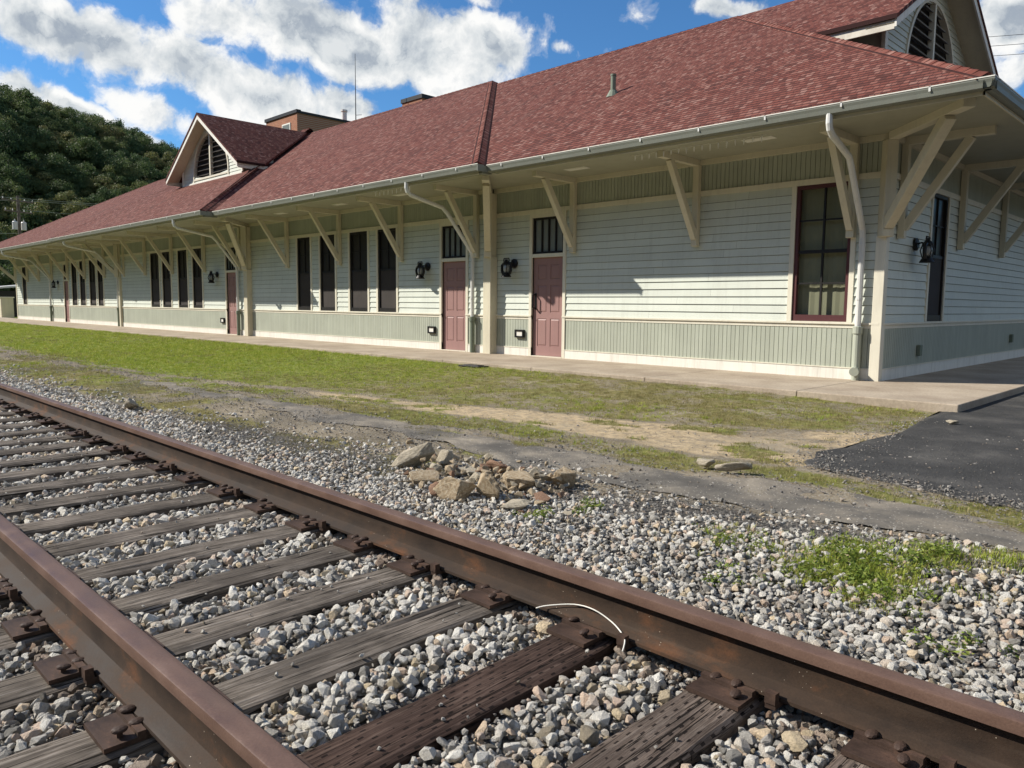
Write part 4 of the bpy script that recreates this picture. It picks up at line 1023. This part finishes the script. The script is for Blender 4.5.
TIE_Z = -.198; TY = (RY[0] + RY[1]) / 2
def tie_mesh(name, seed, mat):
    nx_, ny_ = 12, 70; w, L, hh = .225, 2.60, .17; r = seed * 7.3
    bm = bmesh.new(); grid = {}
    def pos(i, j):
        x = -w / 2 + w * i / nx_; y = -L / 2 + L * j / ny_
        e = min(x + w / 2, w / 2 - x); rough = .012 * math.exp(-e / .018)
        z = -rough - .006 * abs(mnoise.fractal(Vector((x * 26 + r, y * 1.4, 0)), .7, 2, 4)) - .008 * max(0, mnoise.noise(Vector((x * 5, y * 1.1, r))))
        ck = mnoise.noise(Vector((x * 34 + r, y * .9, 3.1))); z -= .018 * max(0, abs(ck) - .42) * 2.5
        xx = x + (.010 * mnoise.noise(Vector((r, y * 3, 8 * math.copysign(1, x)))) if i in (0, nx_) else 0)
        return (xx, y, z)
    for i in range(nx_ + 1):
        for j in range(ny_ + 1): grid[i, j] = bm.verts.new(pos(i, j))
    for i in range(nx_):
        for j in range(ny_): bm.faces.new((grid[i, j], grid[i + 1, j], grid[i + 1, j + 1], grid[i, j + 1]))
    edge = [grid[i, 0] for i in range(nx_ + 1)] + [grid[nx_, j] for j in range(1, ny_ + 1)] + [grid[i, ny_] for i in range(nx_ - 1, -1, -1)] + [grid[0, j] for j in range(ny_ - 1, 0, -1)]
    low = [bm.verts.new((v.co.x * 1.0, v.co.y, -hh)) for v in edge]; n = len(edge)
    for k in range(n): bm.faces.new((edge[k], low[k], low[(k + 1) % n], edge[(k + 1) % n]))
    bm.faces.new(low[::-1]); bmesh.ops.recalc_face_normals(bm, faces=bm.faces)
    me = bpy.data.meshes.new(name); bm.to_mesh(me); bm.free(); me.materials.append(mat); return me
tie_x = [.33, -.21, -.70, -1.21, -1.80, -2.36, -2.90, -3.39, -3.90, -4.42, -4.96, -5.50, -6.04]
while tie_x[-1] > -24: tie_x.append(tie_x[-1] - random.uniform(.50, .57))
TM = [tie_mesh('crosstie', i, M['tie']) for i in range(6)]; TMD = tie_mesh('crosstie', 11, M['tie_dark']); TMM = tie_mesh('crosstie', 13, M['tie_mid'])
for i, x in enumerate(tie_x):
    me = TM[i % 6]; lb = 'grey weathered wooden crosstie bedded in gravel under the two rails'; gp = 'grey crossties under the track'
    if i == 3: me = TMM; lb = 'brown crosstie with incised slots and a pale worn patch, at the bottom centre'; gp = None
    if i == 4: me = TMD; lb = 'dark brown crosstie with rows of small incised slots, ending beside the white cord'; gp = None
    if i in (1, 2): me = TMM; lb = 'brown slotted crosstie in the bottom right corner, ' + ('mostly cut off by the picture edge' if i == 1 else 'half hidden by the rusty rail')
    if i in (1, 2): gp = None
    o = bpy.data.objects.new('crosstie', me); COL.objects.link(o); o.location = (x, TY + random.uniform(-.04, .04), TIE_Z); o.rotation_euler = (random.uniform(-.004, .004), random.uniform(-.02, .02), random.uniform(-.02, .02) + (.05 if i == 4 else 0))
    tag(o, lb, 'crosstie', gp)

# tie plates with their spikes; the plate lies on the tie under the rail
def spike_mesh():
    mb = MB(); mb.box(-.008, .008, -.008, .008, -.06, .018)
    bm = bmesh.new(); bmesh.ops.create_icosphere(bm, subdivisions=2, radius=1)
    b = len(mb.v); vs = list(bm.verts)
    for v in vs: mb.v.append((v.co.x * .018, v.co.y * .024, .018 + v.co.z * .010))
    for f in bm.faces: mb.f.append(tuple(b + v.index for v in f.verts))
    bm.free(); me = mb.build('spike', M['plate_rust'], None); d = me.data; bpy.data.objects.remove(me); return d
SPK = spike_mesh()
def plate_mesh():
    mb = MB(); w = .095
    mb.box(-w, w, -.19, -.0725, -.0, .015); mb.box(-w, w, -.0715, .0715, -.0, .0195); mb.box(-w, w, .0725, .19, .0, .015)
    for s in (-1, 1): mb.box(-w, w, s * .0865 - .0125, s * .0865 + .0125, .0155, .030)
    o = mb.build('tie_plate', M['plate_rust'], None, bevel=0); d = o.data; bpy.data.objects.remove(o); return d
PLM = plate_mesh()
def anchor_mesh():
    mb = MB(); mb.box(-.018, .018, -.10, .09, -.020, -.002); mb.box(-.018, .018, -.104, -.076, -.002, .034); mb.box(-.018, .018, .074, .092, -.002, .022)
    o = mb.build('rail_anchor', M['plate_rust'], None, bevel=0); d = o.data; bpy.data.objects.remove(o); return d
ANM = anchor_mesh()
for r, yc in enumerate(RY):
    nm = 'the rail beside the rock pile' if r else 'the rail in the lower left corner'
    for i, x in enumerate(tie_x):
        if x < -14: continue
        jx = random.uniform(-.012, .012) + (.05 * (-1 if r else 1) * .75 if i == 4 else 0)
        t = bpy.data.objects.new('tie_plate', PLM); COL.objects.link(t); t.location = (x + jx, yc, -.1978); t.rotation_euler = (0, 0, random.uniform(-.03, .03))
        tag(t, 'rusty steel tie plate with spikes under ' + nm, 'tie plate', 'tie plates under ' + nm)
        sp = [(-.05, -.079), (.05, .079), (.055, -.135), (-.05, .14)]
        if random.random() < .7: sp.append((.03, -.080))
        for sx, sy in sp:
            s = bpy.data.objects.new('spike', SPK); COL.objects.link(s); s.parent = t; s.location = (sx, sy, random.uniform(.008, .020)); s.rotation_euler = (random.uniform(-.12, .12), random.uniform(-.12, .12), random.uniform(-.3, .3))
        if x > -9 and i % 2 == 0 or i in (1, 3):
            a = bpy.data.objects.new('rail_anchor', ANM); COL.objects.link(a); a.location = (x + .155, yc, -.178)
            tag(a, 'small rusty rail anchor clipped to the foot of ' + nm, 'rail anchor', 'rail anchors on ' + nm)

# white cord caught on the rail foot
mb = MB(); cp = [(-2.08, 2.245, -.165), (-2.04, 2.272, -.150), (-1.94, 2.322, -.130), (-1.838, 2.322, -.122), (-1.745, 2.318, -.143), (-1.665, 2.277, -.152), (-1.622, 2.237, -.154), (-1.608, 2.205, -.18)]
fine = []
for i in range(len(cp) - 1):
    p0, p1, p2, p3 = [Vector(cp[min(max(j, 0), len(cp) - 1)]) for j in (i - 1, i, i + 1, i + 2)]
    for t in (0, .25, .5, .75): fine.append(.5 * ((2 * p1) + (p2 - p0) * t + (2 * p0 - 5 * p1 + 4 * p2 - p3) * t * t + (3 * p1 - p0 - 3 * p2 + p3) * t ** 3))
mb.tube(fine + [Vector(cp[-1])], .0027, 8); o = mb.build('cord', M['white'], smooth=True)
tag(o, 'thin white cord lying over the spikes against the rusty rail', 'cord')

# ------------------------------------------------------------------ ballast
def gravel_field():
    P_, S_, R_, I_ = [], [], [], []
    def add(x, y, z, s):
        n = len(x); P_.append(np.stack([x, y, z], 1)); S_.append(s[:, None] * rng.uniform(.85, 1.15, (n, 3))); R_.append(np.stack([rng.normal(0, .5, n), rng.normal(0, .5, n), rng.uniform(0, 2 * PI, n)], 1)); I_.append(rng.integers(0, len(STONES), n))
    tx = np.array(tie_x)
    # pixels matter only near: density falls with distance down the track
    for x0, x1, sp, smin, smax, lay in ((-4.6, 1.2, .036, .010, .046, 3), (-9, -4.6, .043, .014, .047, 2), (-17, -9, .055, .022, .052, 2), (-32, -17, .075, .034, .055, 1)):
        for y0, y1 in ((-.9, 4.5),):
            for L in range(lay):
                gx_, gy_ = np.meshgrid(np.arange(x0, x1, sp), np.arange(y0, y1, sp)); x = gx_.ravel() + rng.uniform(-.5, .5, gx_.size) * sp; y = gy_.ravel() + rng.uniform(-.5, .5, gx_.size) * sp
                s = smin + (smax - smin) * rng.beta(1.5, 2.7, x.size)
                s = np.where(y > 2.42, s * .80, s)
                edge = G_GRAVEL(x) + (fbm(x * .8, y * .8, 21) - .5) * .5 + (fbm(x * 3.1, y * 3.1, 31) - .5) * .5
                g, sa, gr = masks(x, y)
                keep = rng.random(x.size) < np.clip(1.25 - sstep(-.7, .7, y - edge) * 1.25, 0, 1)
                keep &= rng.random(x.size) > g * .62
                if L: keep &= (y < edge - .25) & (rng.random(x.size) < .85)
                dt = np.abs(x[:, None] - tx[None, :]).min(1); tiezone = (y > TY - 1.33) & (y < 2.42)
                base = np.where(y < 2.6, -.262 + .014 * L, ground_h(x, y) - .004 + .012 * L)
                # the cribs: stones fill up to just under the tie tops
                base = np.where(tiezone & (y < 2.7), -.268 + L * .020 + .010 * (fbm(x * 5, y * 5, 61) - .3), base)
                base = np.where((y < .72), -.262 + L * .018, base)
                keep &= ~(tiezone & (dt < .112 + s * .55))
                railzone = (np.abs(y - RY[0]) < .085) | (np.abs(y - RY[1]) < .085)
                keep &= ~(railzone & (base > -.235))
                base = np.where(railzone, -.225 - s, base)
                # beyond the far rail the ballast is heaped against the tie ends
                hump = (y > 2.42) & (y < 2.9); base = np.where(hump, np.maximum(base, -.205 + .012 * L - .02 * (y - 2.42)), base); 
                base = np.where(hump & (dt < .135), TIE_Z - .008 + .010 * L, base)
                x, y, s, base = x[keep], y[keep], s[keep], base[keep]
                add(x, y, base + s * .35, s)
    # stray stones on the tie tops and the far ground
    n = 260; x = rng.uniform(-9, 0, n); y = rng.uniform(.95, 2.2, n); add(x, y, np.full(n, TIE_Z + .004), rng.uniform(.006, .014, n))
    P2, S2, R2, I2 = map(np.concatenate, (P_, S_, R_, I_))
    near = (np.minimum(np.abs(P2[:, 1] - RY[0]), np.abs(P2[:, 1] - RY[1])) < .17) & (rng.random(len(P2)) < .55)
    for nm, q, pr, mt, lb in (('ballast_gravel', ~near, STONES, M['ballast'], 'pale grey crushed stone ballast between the ties and beside the rails'), ('stained_gravel', near, STAINED, M['ballast_rust'], 'rust-stained ballast stones lying close against the rails')):
        scatter(nm, P2[q], R2[q], S2[q], I2[q], pr, mt, lb, 'gravel')
    n = 42000; x = -9 + 10 * rng.random(n) ** .75; y = rng.uniform(-.6, 4.2, n); dt = np.abs(x[:, None] - tx[None, :]).min(1); k = ~((dt < .12) & (y > .25) & (y < 2.9)) & (y < G_GRAVEL(x) + .2) & (np.abs(y - RY[1]) > .09) & (np.abs(y - RY[0]) > .09)
    x, y = x[k], y[k]; n = len(x); z = np.where(y < 2.6, -.232, ground_h(x, y) + .016) + rng.uniform(-.006, .014, n)
    s = rng.uniform(.005, .012, n); scatter('ballast_fines', np.stack([x, y, z], 1), np.stack([rng.normal(0, .5, n), rng.normal(0, .5, n), rng.uniform(0, 6.28, n)], 1), np.repeat(s[:, None], 3, 1), rng.integers(0, 6, n), PEBBLES, M['pebble'], 'fine grit and chips filling the gaps in the ballast', 'gravel')
    print('ballast', len(P2))
gravel_field()

def pebble_field():
    n = 85000; x = -24 + 26 * rng.random(n) ** .7; y = rng.uniform(3.0, 7.6, n); g, sa, gr = masks(x, y)
    d = np.abs(y - (pv0(x) + pv1(x)) / 2)
    k = rng.random(n) < (.30 + .35 * np.exp(-((y - pv1(x) - .1) / .14) ** 2) + .45 * np.exp(-((y - pv0(x)) / .2) ** 2)) * (1 - .6 * g) * np.where(y > 5.5, .10, 1)
    k &= ~((x > -2.4) & (y > 5.5) & (rng.random(n) < .55))
    x, y = x[k], y[k]
    ex = np.concatenate([rng.normal(-2.58, .13, 900), rng.uniform(-2.5, .5, 1300), rng.uniform(-2.5, 0, 500)]); ey = np.concatenate([rng.uniform(5.7, 9.4, 900), np.zeros(1300), rng.uniform(5.8, 9, 500)])
    ey[900:2200] = as0(ex[900:2200]) + rng.normal(0.0, .12, 1300); x = np.concatenate([x, ex]); y = np.concatenate([y, ey])
    n = len(x); s = .005 + .026 * rng.beta(1.0, 5.5, n)
    z = ground_h(x, y) + .012 + .008 * ((x > -2.5) & (y > 5.5))
    scatter('loose_stones', np.stack([x, y, z], 1), np.stack([rng.normal(0, .4, n), rng.normal(0, .4, n), rng.uniform(0, 6.28, n)], 1), s[:, None] * rng.uniform(.8, 1.2, (n, 3)), rng.integers(0, 6, n), PEBBLES, M['pebble'], 'small loose stones strewn over the old pavement and dirt', 'stones')
    print('pebbles', n)
pebble_field()

# ------------------------------------------------------------------ grass
def grass_field():
    P_, dry = [], []
    for x0, x1, dens in ((-6, 1, 900), (-12, -6, 620), (-22, -12, 330), (-40, -22, 150), (-62, -40, 70)):
        n = int((x1 - x0) * 6.9 * dens); x = rng.uniform(x0, x1, n); y = rng.uniform(2.9, 9.75, n)
        g, sa, gr = masks(x, y); k = rng.random(n) < (.25 + .75 * sstep(.4, .6, fbm(x * 15, y * 15, 95))) * g ** 1.1 * np.where(y < 4.6, .95, 1)
        k &= ~((x > -2.45) & (y > 5.55)); x, y, g = x[k], y[k], g[k]
        P_.append(np.stack([x, y, ground_h(x, y)], 1))
        q = .12 + .75 * sstep(-14, -7, x) + .75 * (1 - sstep(4.4, 5.6, y)) + 1.3 * (fbm(x * .7, y * 1.1, 91) - .5) + .5 * (fbm(x * 3, y * 3, 93) - .5)
        dry.append(rng.random(len(x)) < q)
    q = np.concatenate([np.column_stack([rng.normal(a, r, k), rng.normal(b, r, k)]) for a, b, r, k in ((-1.42, 3.85, .12, 420), (-1.27, 3.66, .12, 480), (-1.5, 3.55, .10, 160), (-1.1, 4.1, .09, 120), (-.85, 4.3, .10, 90), (-1.15, 3.42, .08, 70), (-2.0, 3.7, .12, 60))])
    P_.append(np.column_stack([q, ground_h(q[:, 0], q[:, 1]) + .02])); dry.append(rng.random(len(q)) < .38)
    p = np.concatenate(P_); d = np.concatenate(dry)
    for nm, sel, pr, mt, lb in (('lawn_grass', ~d, TUFTS, M['grass'], 'short green grass growing along the concrete sidewalk'), ('dry_grass', d, DRYT, M['dry_grass'], 'sparse yellowish grass at the gravel edge and on the thin lawn')):
        q = p[sel]; n = len(q); far = np.clip(-q[:, 0] / 20, .55, 1.6); s = rng.uniform(.6, 1.1, n) * np.where(q[:, 1] < 4.6, .75, .85) * far
        scatter(nm, q, np.stack([np.zeros(n), np.zeros(n), rng.uniform(0, 6.28, n)], 1), np.stack([s * 1.2, s * 1.2, s / far * np.clip(far, .5, 1.0)], 1), rng.integers(0, len(pr), n), pr, mt, lb, 'grass'); print(nm, n)
    # broad-leaved weeds in the ballast
    c = [(-1.42, 3.85, .20, 34), (-1.27, 3.65, .20, 40), (-1.5, 3.52, .16, 14), (-1.2, 3.95, .14, 14), (-1.1, 4.12, .10, 14), (-1.15, 3.45, .14, 20), (-1.9, 3.62, .2, 12), (-1.75, 3.2, .12, 8), (-.75, 3.2, .16, 8), (-3.1, 3.32, .12, 10), (-2.95, 3.62, .10, 8)]
    pts = []
    for x, y, r, n in c: pts += [(rng.normal(x, r * .5), rng.normal(y, r * .5)) for _ in range(n)]
    pts = np.array(pts); n = len(pts)
    scatter('weeds', np.column_stack([pts, ground_h(pts[:, 0], pts[:, 1]) + .008]), np.stack([np.zeros(n), np.zeros(n), rng.uniform(0, 6.28, n)], 1), np.repeat(rng.uniform(.4, .85, n)[:, None], 3, 1), rng.integers(0, 4, n), WEEDS, M['weed'], 'low green weeds growing through the ballast near the old pavement', 'weeds')
grass_field()

# ------------------------------------------------------------------ the pile of sandstone blocks
def rock(px, py, sx, sy, sz, mat, seed, label, rz=0, tilt=(0, 0), z=0.0, npts=13):
    me = stone_mesh('rock', seed, npts, 1.0, .06, 2)
    me.materials.append(M[mat]); o = bpy.data.objects.new('rock', me); COL.objects.link(o)
    d = raydir(px, py); t = (-.155 - H) / d.z; p = d * t
    o.location = (p.x, p.y, float(ground_h(p.x, p.y)) + sz * .62 + .035 + z); o.scale = (sx * 1.6, sy * 1.6, sz * 1.7); o.rotation_euler = (tilt[0], tilt[1], rz)
    tag(o, label, 'rock')
rock(414, 463, .15, .07, .075, 'grey_stone', 501, 'long pale slab tilted up at the left end of the rock pile', .75, (.1, -.5))
rock(424, 478, .095, .08, .06, 'sandstone', 502, 'flat tan rock just below the tilted pale slab', .3)
rock(456, 493, .115, .085, .075, 'sandstone', 503, 'large tan boulder with a dark front at the left of the pile', .5, (.1, -.2))
rock(489, 494, .10, .08, .085, 'sandstone', 504, 'large golden boulder standing in the middle of the pile', -.2, (.2, .25))
rock(522, 487, .105, .07, .055, 'sandstone', 505, 'flat tan block just right of the golden boulder', .6)
rock(498, 472, .085, .07, .05, 'rust_stone', 566, 'rusty red rock at the back of the pile')
rock(564, 486, .072, .066, .066, 'sandstone', 507, 'squarish tan rock at the right end of the pile', .4, (.1, .1))
rock(548, 484, .045, .045, .04, 'sandstone', 508, 'small tan rock beside the squarish rock at the right end')
rock(517, 504, .10, .06, .028, 'grey_stone', 509, 'flat grey stone lying at the front of the pile', .7)
rock(542, 498, .045, .04, .03, 'rust_stone', 510, 'small reddish stone at the front right of the pile')
rock(437, 491, .05, .04, .045, 'rust_stone', 511, 'dark brown stone left of the dark-fronted boulder')
rock(469, 472, .085, .05, .03, 'grey_stone', 512, 'flat grey stone at the upper middle of the pile', .4)
rock(446, 462, .06, .05, .045, 'grey_stone', 513, 'pale angular stone right of the tilted slab')
rock(452, 472, .05, .045, .04, 'sandstone', 514, 'small buff stone between the slab and the flat grey stone')
rock(478, 480, .06, .045, .035, 'grey_stone', 515, 'greyish stone wedged behind the golden boulder')
rock(436, 470, .05, .04, .04, 'grey_stone', 516, 'small grey stone resting against the flat tan rock')
rock(508, 481, .04, .035, .04, 'grey_stone', 517, 'whitish stone just right of the top of the golden boulder')
rock(535, 481, .035, .05, .04, 'grey_stone', 518, 'dark-sided grey stone behind the flat tan block')
rock(735, 474, .11, .05, .035, 'grey_stone', 520, 'lump of grey concrete lying on the old pavement edge', .6)
rock(706, 468, .06, .045, .03, 'grey_stone', 521, 'dark grey stone left of the concrete lump')
rock(952, 431, .045, .03, .022, 'grey_stone', 522, 'grey stone on the edge of the black asphalt below the sidewalk corner', .2)
rock(132, 405, .10, .085, .075, 'grey_stone', 523, 'dark lone stone beside the far stretch of the rusty rail')
rock(96, 613, .035, .03, .02, 'sandstone', 524, 'pale yellow stone beside the inner edge of the lower left rail', z=-.01)

rb = [stone_mesh('rubble', 800 + i, 12, .8, .05, 1) for i in range(6)]
for i, me in enumerate(rb): me.materials.append(M[('grey_stone', 'sandstone', 'grey_stone', 'sandstone', 'sandstone', 'rust_stone')[i]])
rr_ = random.Random(5)
for i in range(150):
    t_ = rr_.random(); px_ = 408 + t_ * 165 + rr_.uniform(-6, 6); py_ = 462 + t_ * 26 + rr_.gauss(0, 9) + (4 if t_ > .3 else 0)
    d = raydir(px_, py_); t = (-.155 - H) / d.z; q = d * t; o = bpy.data.objects.new('rock', rb[i % 6]); COL.objects.link(o)
    s_ = rr_.uniform(.024, .058); core = math.exp(-((py_ - 464 - t_ * 26) / 9) ** 2)
    o.location = (q.x, q.y, float(ground_h(q.x, q.y)) + s_ * .5 + .05 * core * rr_.random() + .015); o.scale = (s_ * 1.2, s_, s_ * .8); o.rotation_euler = (rr_.uniform(-.6, .6), rr_.uniform(-.6, .6), rr_.uniform(0, 6.28))
    tag(o, 'small broken stone lying among the larger rocks of the pile', 'rock', 'small broken stones in the rock pile')

# flat black drain cover on the lawn edge
d = raydir(485, 363.5); t = (-.02 - H) / d.z; q = d * t
mb = MB(); mb.box(-.28, .28, -.13, .13, -.10, .03); mb.box(-.20, .20, -.08, .08, .031, .042); o = mb.build('splash_block', M['black'], bevel=.012); o.location = (q.x, slab_front - .16, -.07)
tag(o, 'small flat black splash block on the grass at the sidewalk edge', 'splash block')

# ------------------------------------------------------------------ things in the distance
t = empty('brick_building', (-55.9, 32, 0)); tag(t, 'red brick building with flat roof rising behind the depot roof', 'building')
mb = MB(); mb.box(-5.0, 0, 0, 26, 0, 15.95); mb.build('wall', M['brick'], t)
mb = MB(); mb.box(-5.1, .1, -.1, .30, 15.952, 16.2); mb.box(-.3, .1, .302, 26, 15.952, 16.12); mb.box(-5.1, -4.7, .302, 26, 15.952, 16.12); mb.build('parapet', M['black_wood'], t)
mb = MB(); mb.box(-2.3, -1.0, -.06, -.005, 14.0, 15.35); w = mb.build('window', M['white'], t)
mb = MB(); mb.box(-2.2, -1.1, -.066, -.0605, 14.1, 15.25); mb.build('pane', M['pale_pane'], w)
mb = MB(); mb.lathe([(.22, 15.7), (.22, 17.2), (.28, 17.2), (.28, 17.35)], (-1.5, 5.3, 0), 12); mb.build('flue_pipe', M['gutter'], t)
t = empty('block_building', (-43.0, 44.0, 0)); tag(t, 'dark flat-roofed block just showing above the middle of the depot ridge', 'building')
mb = MB(); mb.box(-15.2, -12.3, 0, 16, 0, 19.25); mb.build('wall', M['brick'], t)
mb = MB(); mb.box(-15.3, -12.2, -.1, .3, 19.252, 19.6); mb.box(-15.3, -14.9, .302, 16, 19.252, 19.6); mb.box(-12.6, -12.2, .302, 16, 19.252, 19.6); mb.build('parapet', M['black_wood'], t)
t = empty('antenna_mast', (-61.2, 41, 0)); tag(t, 'thin tall antenna mast behind the brick building', 'antenna')
mb = MB(); mb.tube([(0, 0, 0), (0, 0, 17), (0, 0, 23.6)], [.07, .05, .02], 8); mb.build('mast', M['black'], t)
mb = MB(); mb.tube([(0, 0, 0), (.5, .3, 0)], .02, 6); o = mb.build('antenna_arm', M['black'], t); o.location = (0, 0, 18.2)

t = empty('utility_pole', (-80, 18.15, 0)); tag(t, 'wooden utility pole with two transformers in front of the wooded hill', 'utility pole')
mb = MB(); mb.tube([(0, 0, -.3), (0, 0, 10.3)], [.17, .12], 10); mb.build('pole', M['pole_wood'], t)
for z, L in ((9.85, 1.5), (8.9, 1.3)):
    mb = MB(); mb.bar((-.45 * L, .9 * L, z), (.45 * L, -.9 * L, z), .1, .12); ca = mb.build('crossarm', M['pole_wood'], t)
    for s in (-1, -.45, .45, 1):
        mb = MB(); mb.lathe([(.03, z + .06), (.055, z + .10), (.03, z + .15), (.05, z + .19), (.0, z + .24)], (-.42 * L * s, .85 * L * s, 0), 8); mb.build('insulator', M['gutter'], ca)
for s in (-1, 1):
    mb = MB(); mb.lathe([(.0, 7.3), (.21, 7.32), (.21, 7.98), (.17, 8.04), (.05, 8.06), (.04, 8.25), (.0, 8.25)], (-.17 * s + .05, .38 * s, 0), 14); mb.build('transformer', M['gutter'], t)
def wires(name, lines, label, sag=.8, r=.018):
    t = empty(name, lines[0][0]); tag(t, label, 'power lines'); o0 = Vector(lines[0][0])
    for a, b in lines:
        a, b = Vector(a) - o0, Vector(b) - o0; mb = MB(); n = 16
        mb.tube([a.lerp(b, i / n) - Vector((0, 0, 4 * sag * (i / n) * (1 - i / n))) for i in range(n + 1)], r, 5); mb.build('wire', M['iron'] if r > .02 else M['black'], t)
wires('power_lines', [((-80.6, 19.3, 10.0), (-60, 62, 11.2)), ((-79.4, 17.0, 10.0), (-58, 60, 10.8)), ((-80.3, 18.8, 9.1), (-60, 61, 9.6)), ((-80.6, 19.3, 10.0), (-98, -30, 11)), ((-79.4, 17.0, 10.0), (-97, -31, 11)), ((-80, 18.1, 7.0), (-97, -30, 7.6))], 'power lines running from the utility pole to both sides', .7, .03)
wires('power_lines', [((-30, 60, 21.4), (20, 60, 14.6)), ((-30, 60, 20.75), (20, 60, 14.1)), ((-30, 60, 20.1), (20, 60, 13.5))], 'three thin power lines crossing the sky right of the end gable', .3, .016)

# a pale-roofed shed and two beige cabinets past the far end of the depot
t = empty('storage_shed', (-66, 13.5, 0)); tag(t, 'low dark shed with a pale metal roof beyond the far end of the depot', 'shed')
mb = MB(); mb.box(-3, 3, -2.5, 4, -.2, 1.75); mb.build('wall', M['black_wood'], t)
mb = MB(); mb.hexa([(-3.3, -3.1, 1.62), (3.3, -3.1, 1.62), (3.3, 4.4, 2.45), (-3.3, 4.4, 2.45), (-3.3, -3.1, 1.74), (3.3, -3.1, 1.74), (3.3, 4.4, 2.57), (-3.3, 4.4, 2.57)]); mb.build('roof', M['gutter'], t)
for i, (x, y, lb) in enumerate(((-59.6, 11.75, 'tall beige cabinet with a dark opening past the far end of the depot'), (-58.0, 12.15, 'plain beige cabinet standing closest to the far end of the depot'))):
    t = empty('utility_cabinet', (x, y, -.12)); tag(t, lb, 'cabinet')
    mb = MB(); mb.box(-.45, .45, -.35, .35, 0, 1.35); mb.build('body', M['cream'], t, bevel=.02)
    mb = MB(); mb.box(-.5, .5, -.4, .4, 1.352, 1.42); mb.build('lid', M['casing'], t, bevel=.01)
    if i == 0: mb = MB(); mb.box(.452, .462, -.2, .2, .45, .85); mb.build('hatch', M['black'], t)

# ------------------------------------------------------------------ trees
def crown_mesh(name, seed, n=420, leaf=.5, nl=11):
    """leaf sprays spread over many lobes, unit crown about 1 across and 1.1 high, base at z=0"""
    r = np.random.default_rng(seed); v = []; f = []
    lobes = [(r.normal(0, .23), r.normal(0, .23), r.uniform(.25, .95), r.uniform(.10, .26)) for _ in range(nl)]
    for i in range(n):
        lx, ly, lz, lr = lobes[r.integers(len(lobes))]; d = r.normal(size=3); d /= np.linalg.norm(d); d[2] = abs(d[2]) * .9 - .25
        c = np.array([lx, ly, lz]) + d * lr * r.uniform(.6, 1.25); nrm = d + r.normal(0, .45, 3); nrm /= np.linalg.norm(nrm)
        a = np.cross(nrm, r.normal(size=3)); a /= np.linalg.norm(a); b = np.cross(nrm, a); s = leaf * r.uniform(.05, .12); k = len(v)
        for q in range(5):
            t = q * 2 * PI / 5 + r.uniform(-.4, .4); rr_ = s * r.uniform(.55, 1.1); v.append(tuple(c + a * math.cos(t) * rr_ + b * math.sin(t) * rr_))
        f.append(tuple(range(k, k + 5)))
    me = bpy.data.meshes.new(name); me.from_pydata(v, [], f); return me
CROWNS = [proto('forest_crown', crown_mesh('forest_crown', 70 + i, 7000, .21, 26), M['forest_leaf']) for i in range(7)]
def forest():
    P_ = []
    for r in np.arange(124, 262, 3.4):
        step = 3.5 / r; a = np.arange(math.radians(-62), math.radians(298), step)
        for q in a:
            if (q > math.radians(34) or q < math.radians(-8)) and random.random() < .6: continue
            P_.append((r + random.uniform(-2.2, 2.2), q + random.uniform(-.4, .4) * step))
    p = np.array(P_); n = len(p); z = hill_h(p[:, 0], p[:, 1]) + (fbm(p[:, 0] * .05, p[:, 1] * 9, 3) - .5) * 6 * sstep(130, 170, p[:, 0])
    s = rng.uniform(3.6, 7.0, n); sc = np.stack([s, s, s * rng.uniform(.95, 1.35, n)], 1)
    scatter('wooded_hillside', np.stack([-p[:, 0] * np.cos(p[:, 1]), p[:, 0] * np.sin(p[:, 1]), z - 1.5], 1), np.stack([rng.normal(0, .06, n), rng.normal(0, .06, n), rng.uniform(0, 6.28, n)], 1), sc, rng.integers(0, 7, n), CROWNS, M['forest_leaf'], 'dark green wooded hillside behind the depot, with an added unseen ring around the site', 'forest'); print('forest', n)
forest()
def tree(x, y, h, w, seed, label):
    t = empty('deciduous_tree', (x, y, -.15)); tag(t, label, 'tree')
    mb = MB(); r = random.Random(seed); mb.tube([(0, 0, 0), (.05, .03, h * .3), (.0, .1, h * .6), (.1, 0, h * .85)], [.2, .15, .09, .03], 8)
    for i in range(7):
        a = r.uniform(0, 6.28); z = h * r.uniform(.28, .6); l = w * r.uniform(.25, .4); mb.tube([(0, 0, z), (math.cos(a) * l * .5, math.sin(a) * l * .5, z + l * .4), (math.cos(a) * l, math.sin(a) * l, z + l * .9)], [.07, .05, .015], 6)
    mb.build('trunk', M['bark'], t)
    me = crown_mesh('crown', seed, 1500, .62); me.materials.append(M['forest_leaf']); c = bpy.data.objects.new('crown', me); COL.objects.link(c); c.parent = t; c.location = (0, 0, h * .22); c.scale = (w, w, h * .72)
tree(-78, 10.2, 7.5, 7, 901, 'dark leafy tree beyond the far end of the depot, left of the shed')
tree(-86, 15.5, 8.0, 8, 902, 'dark leafy tree behind the pale-roofed shed')
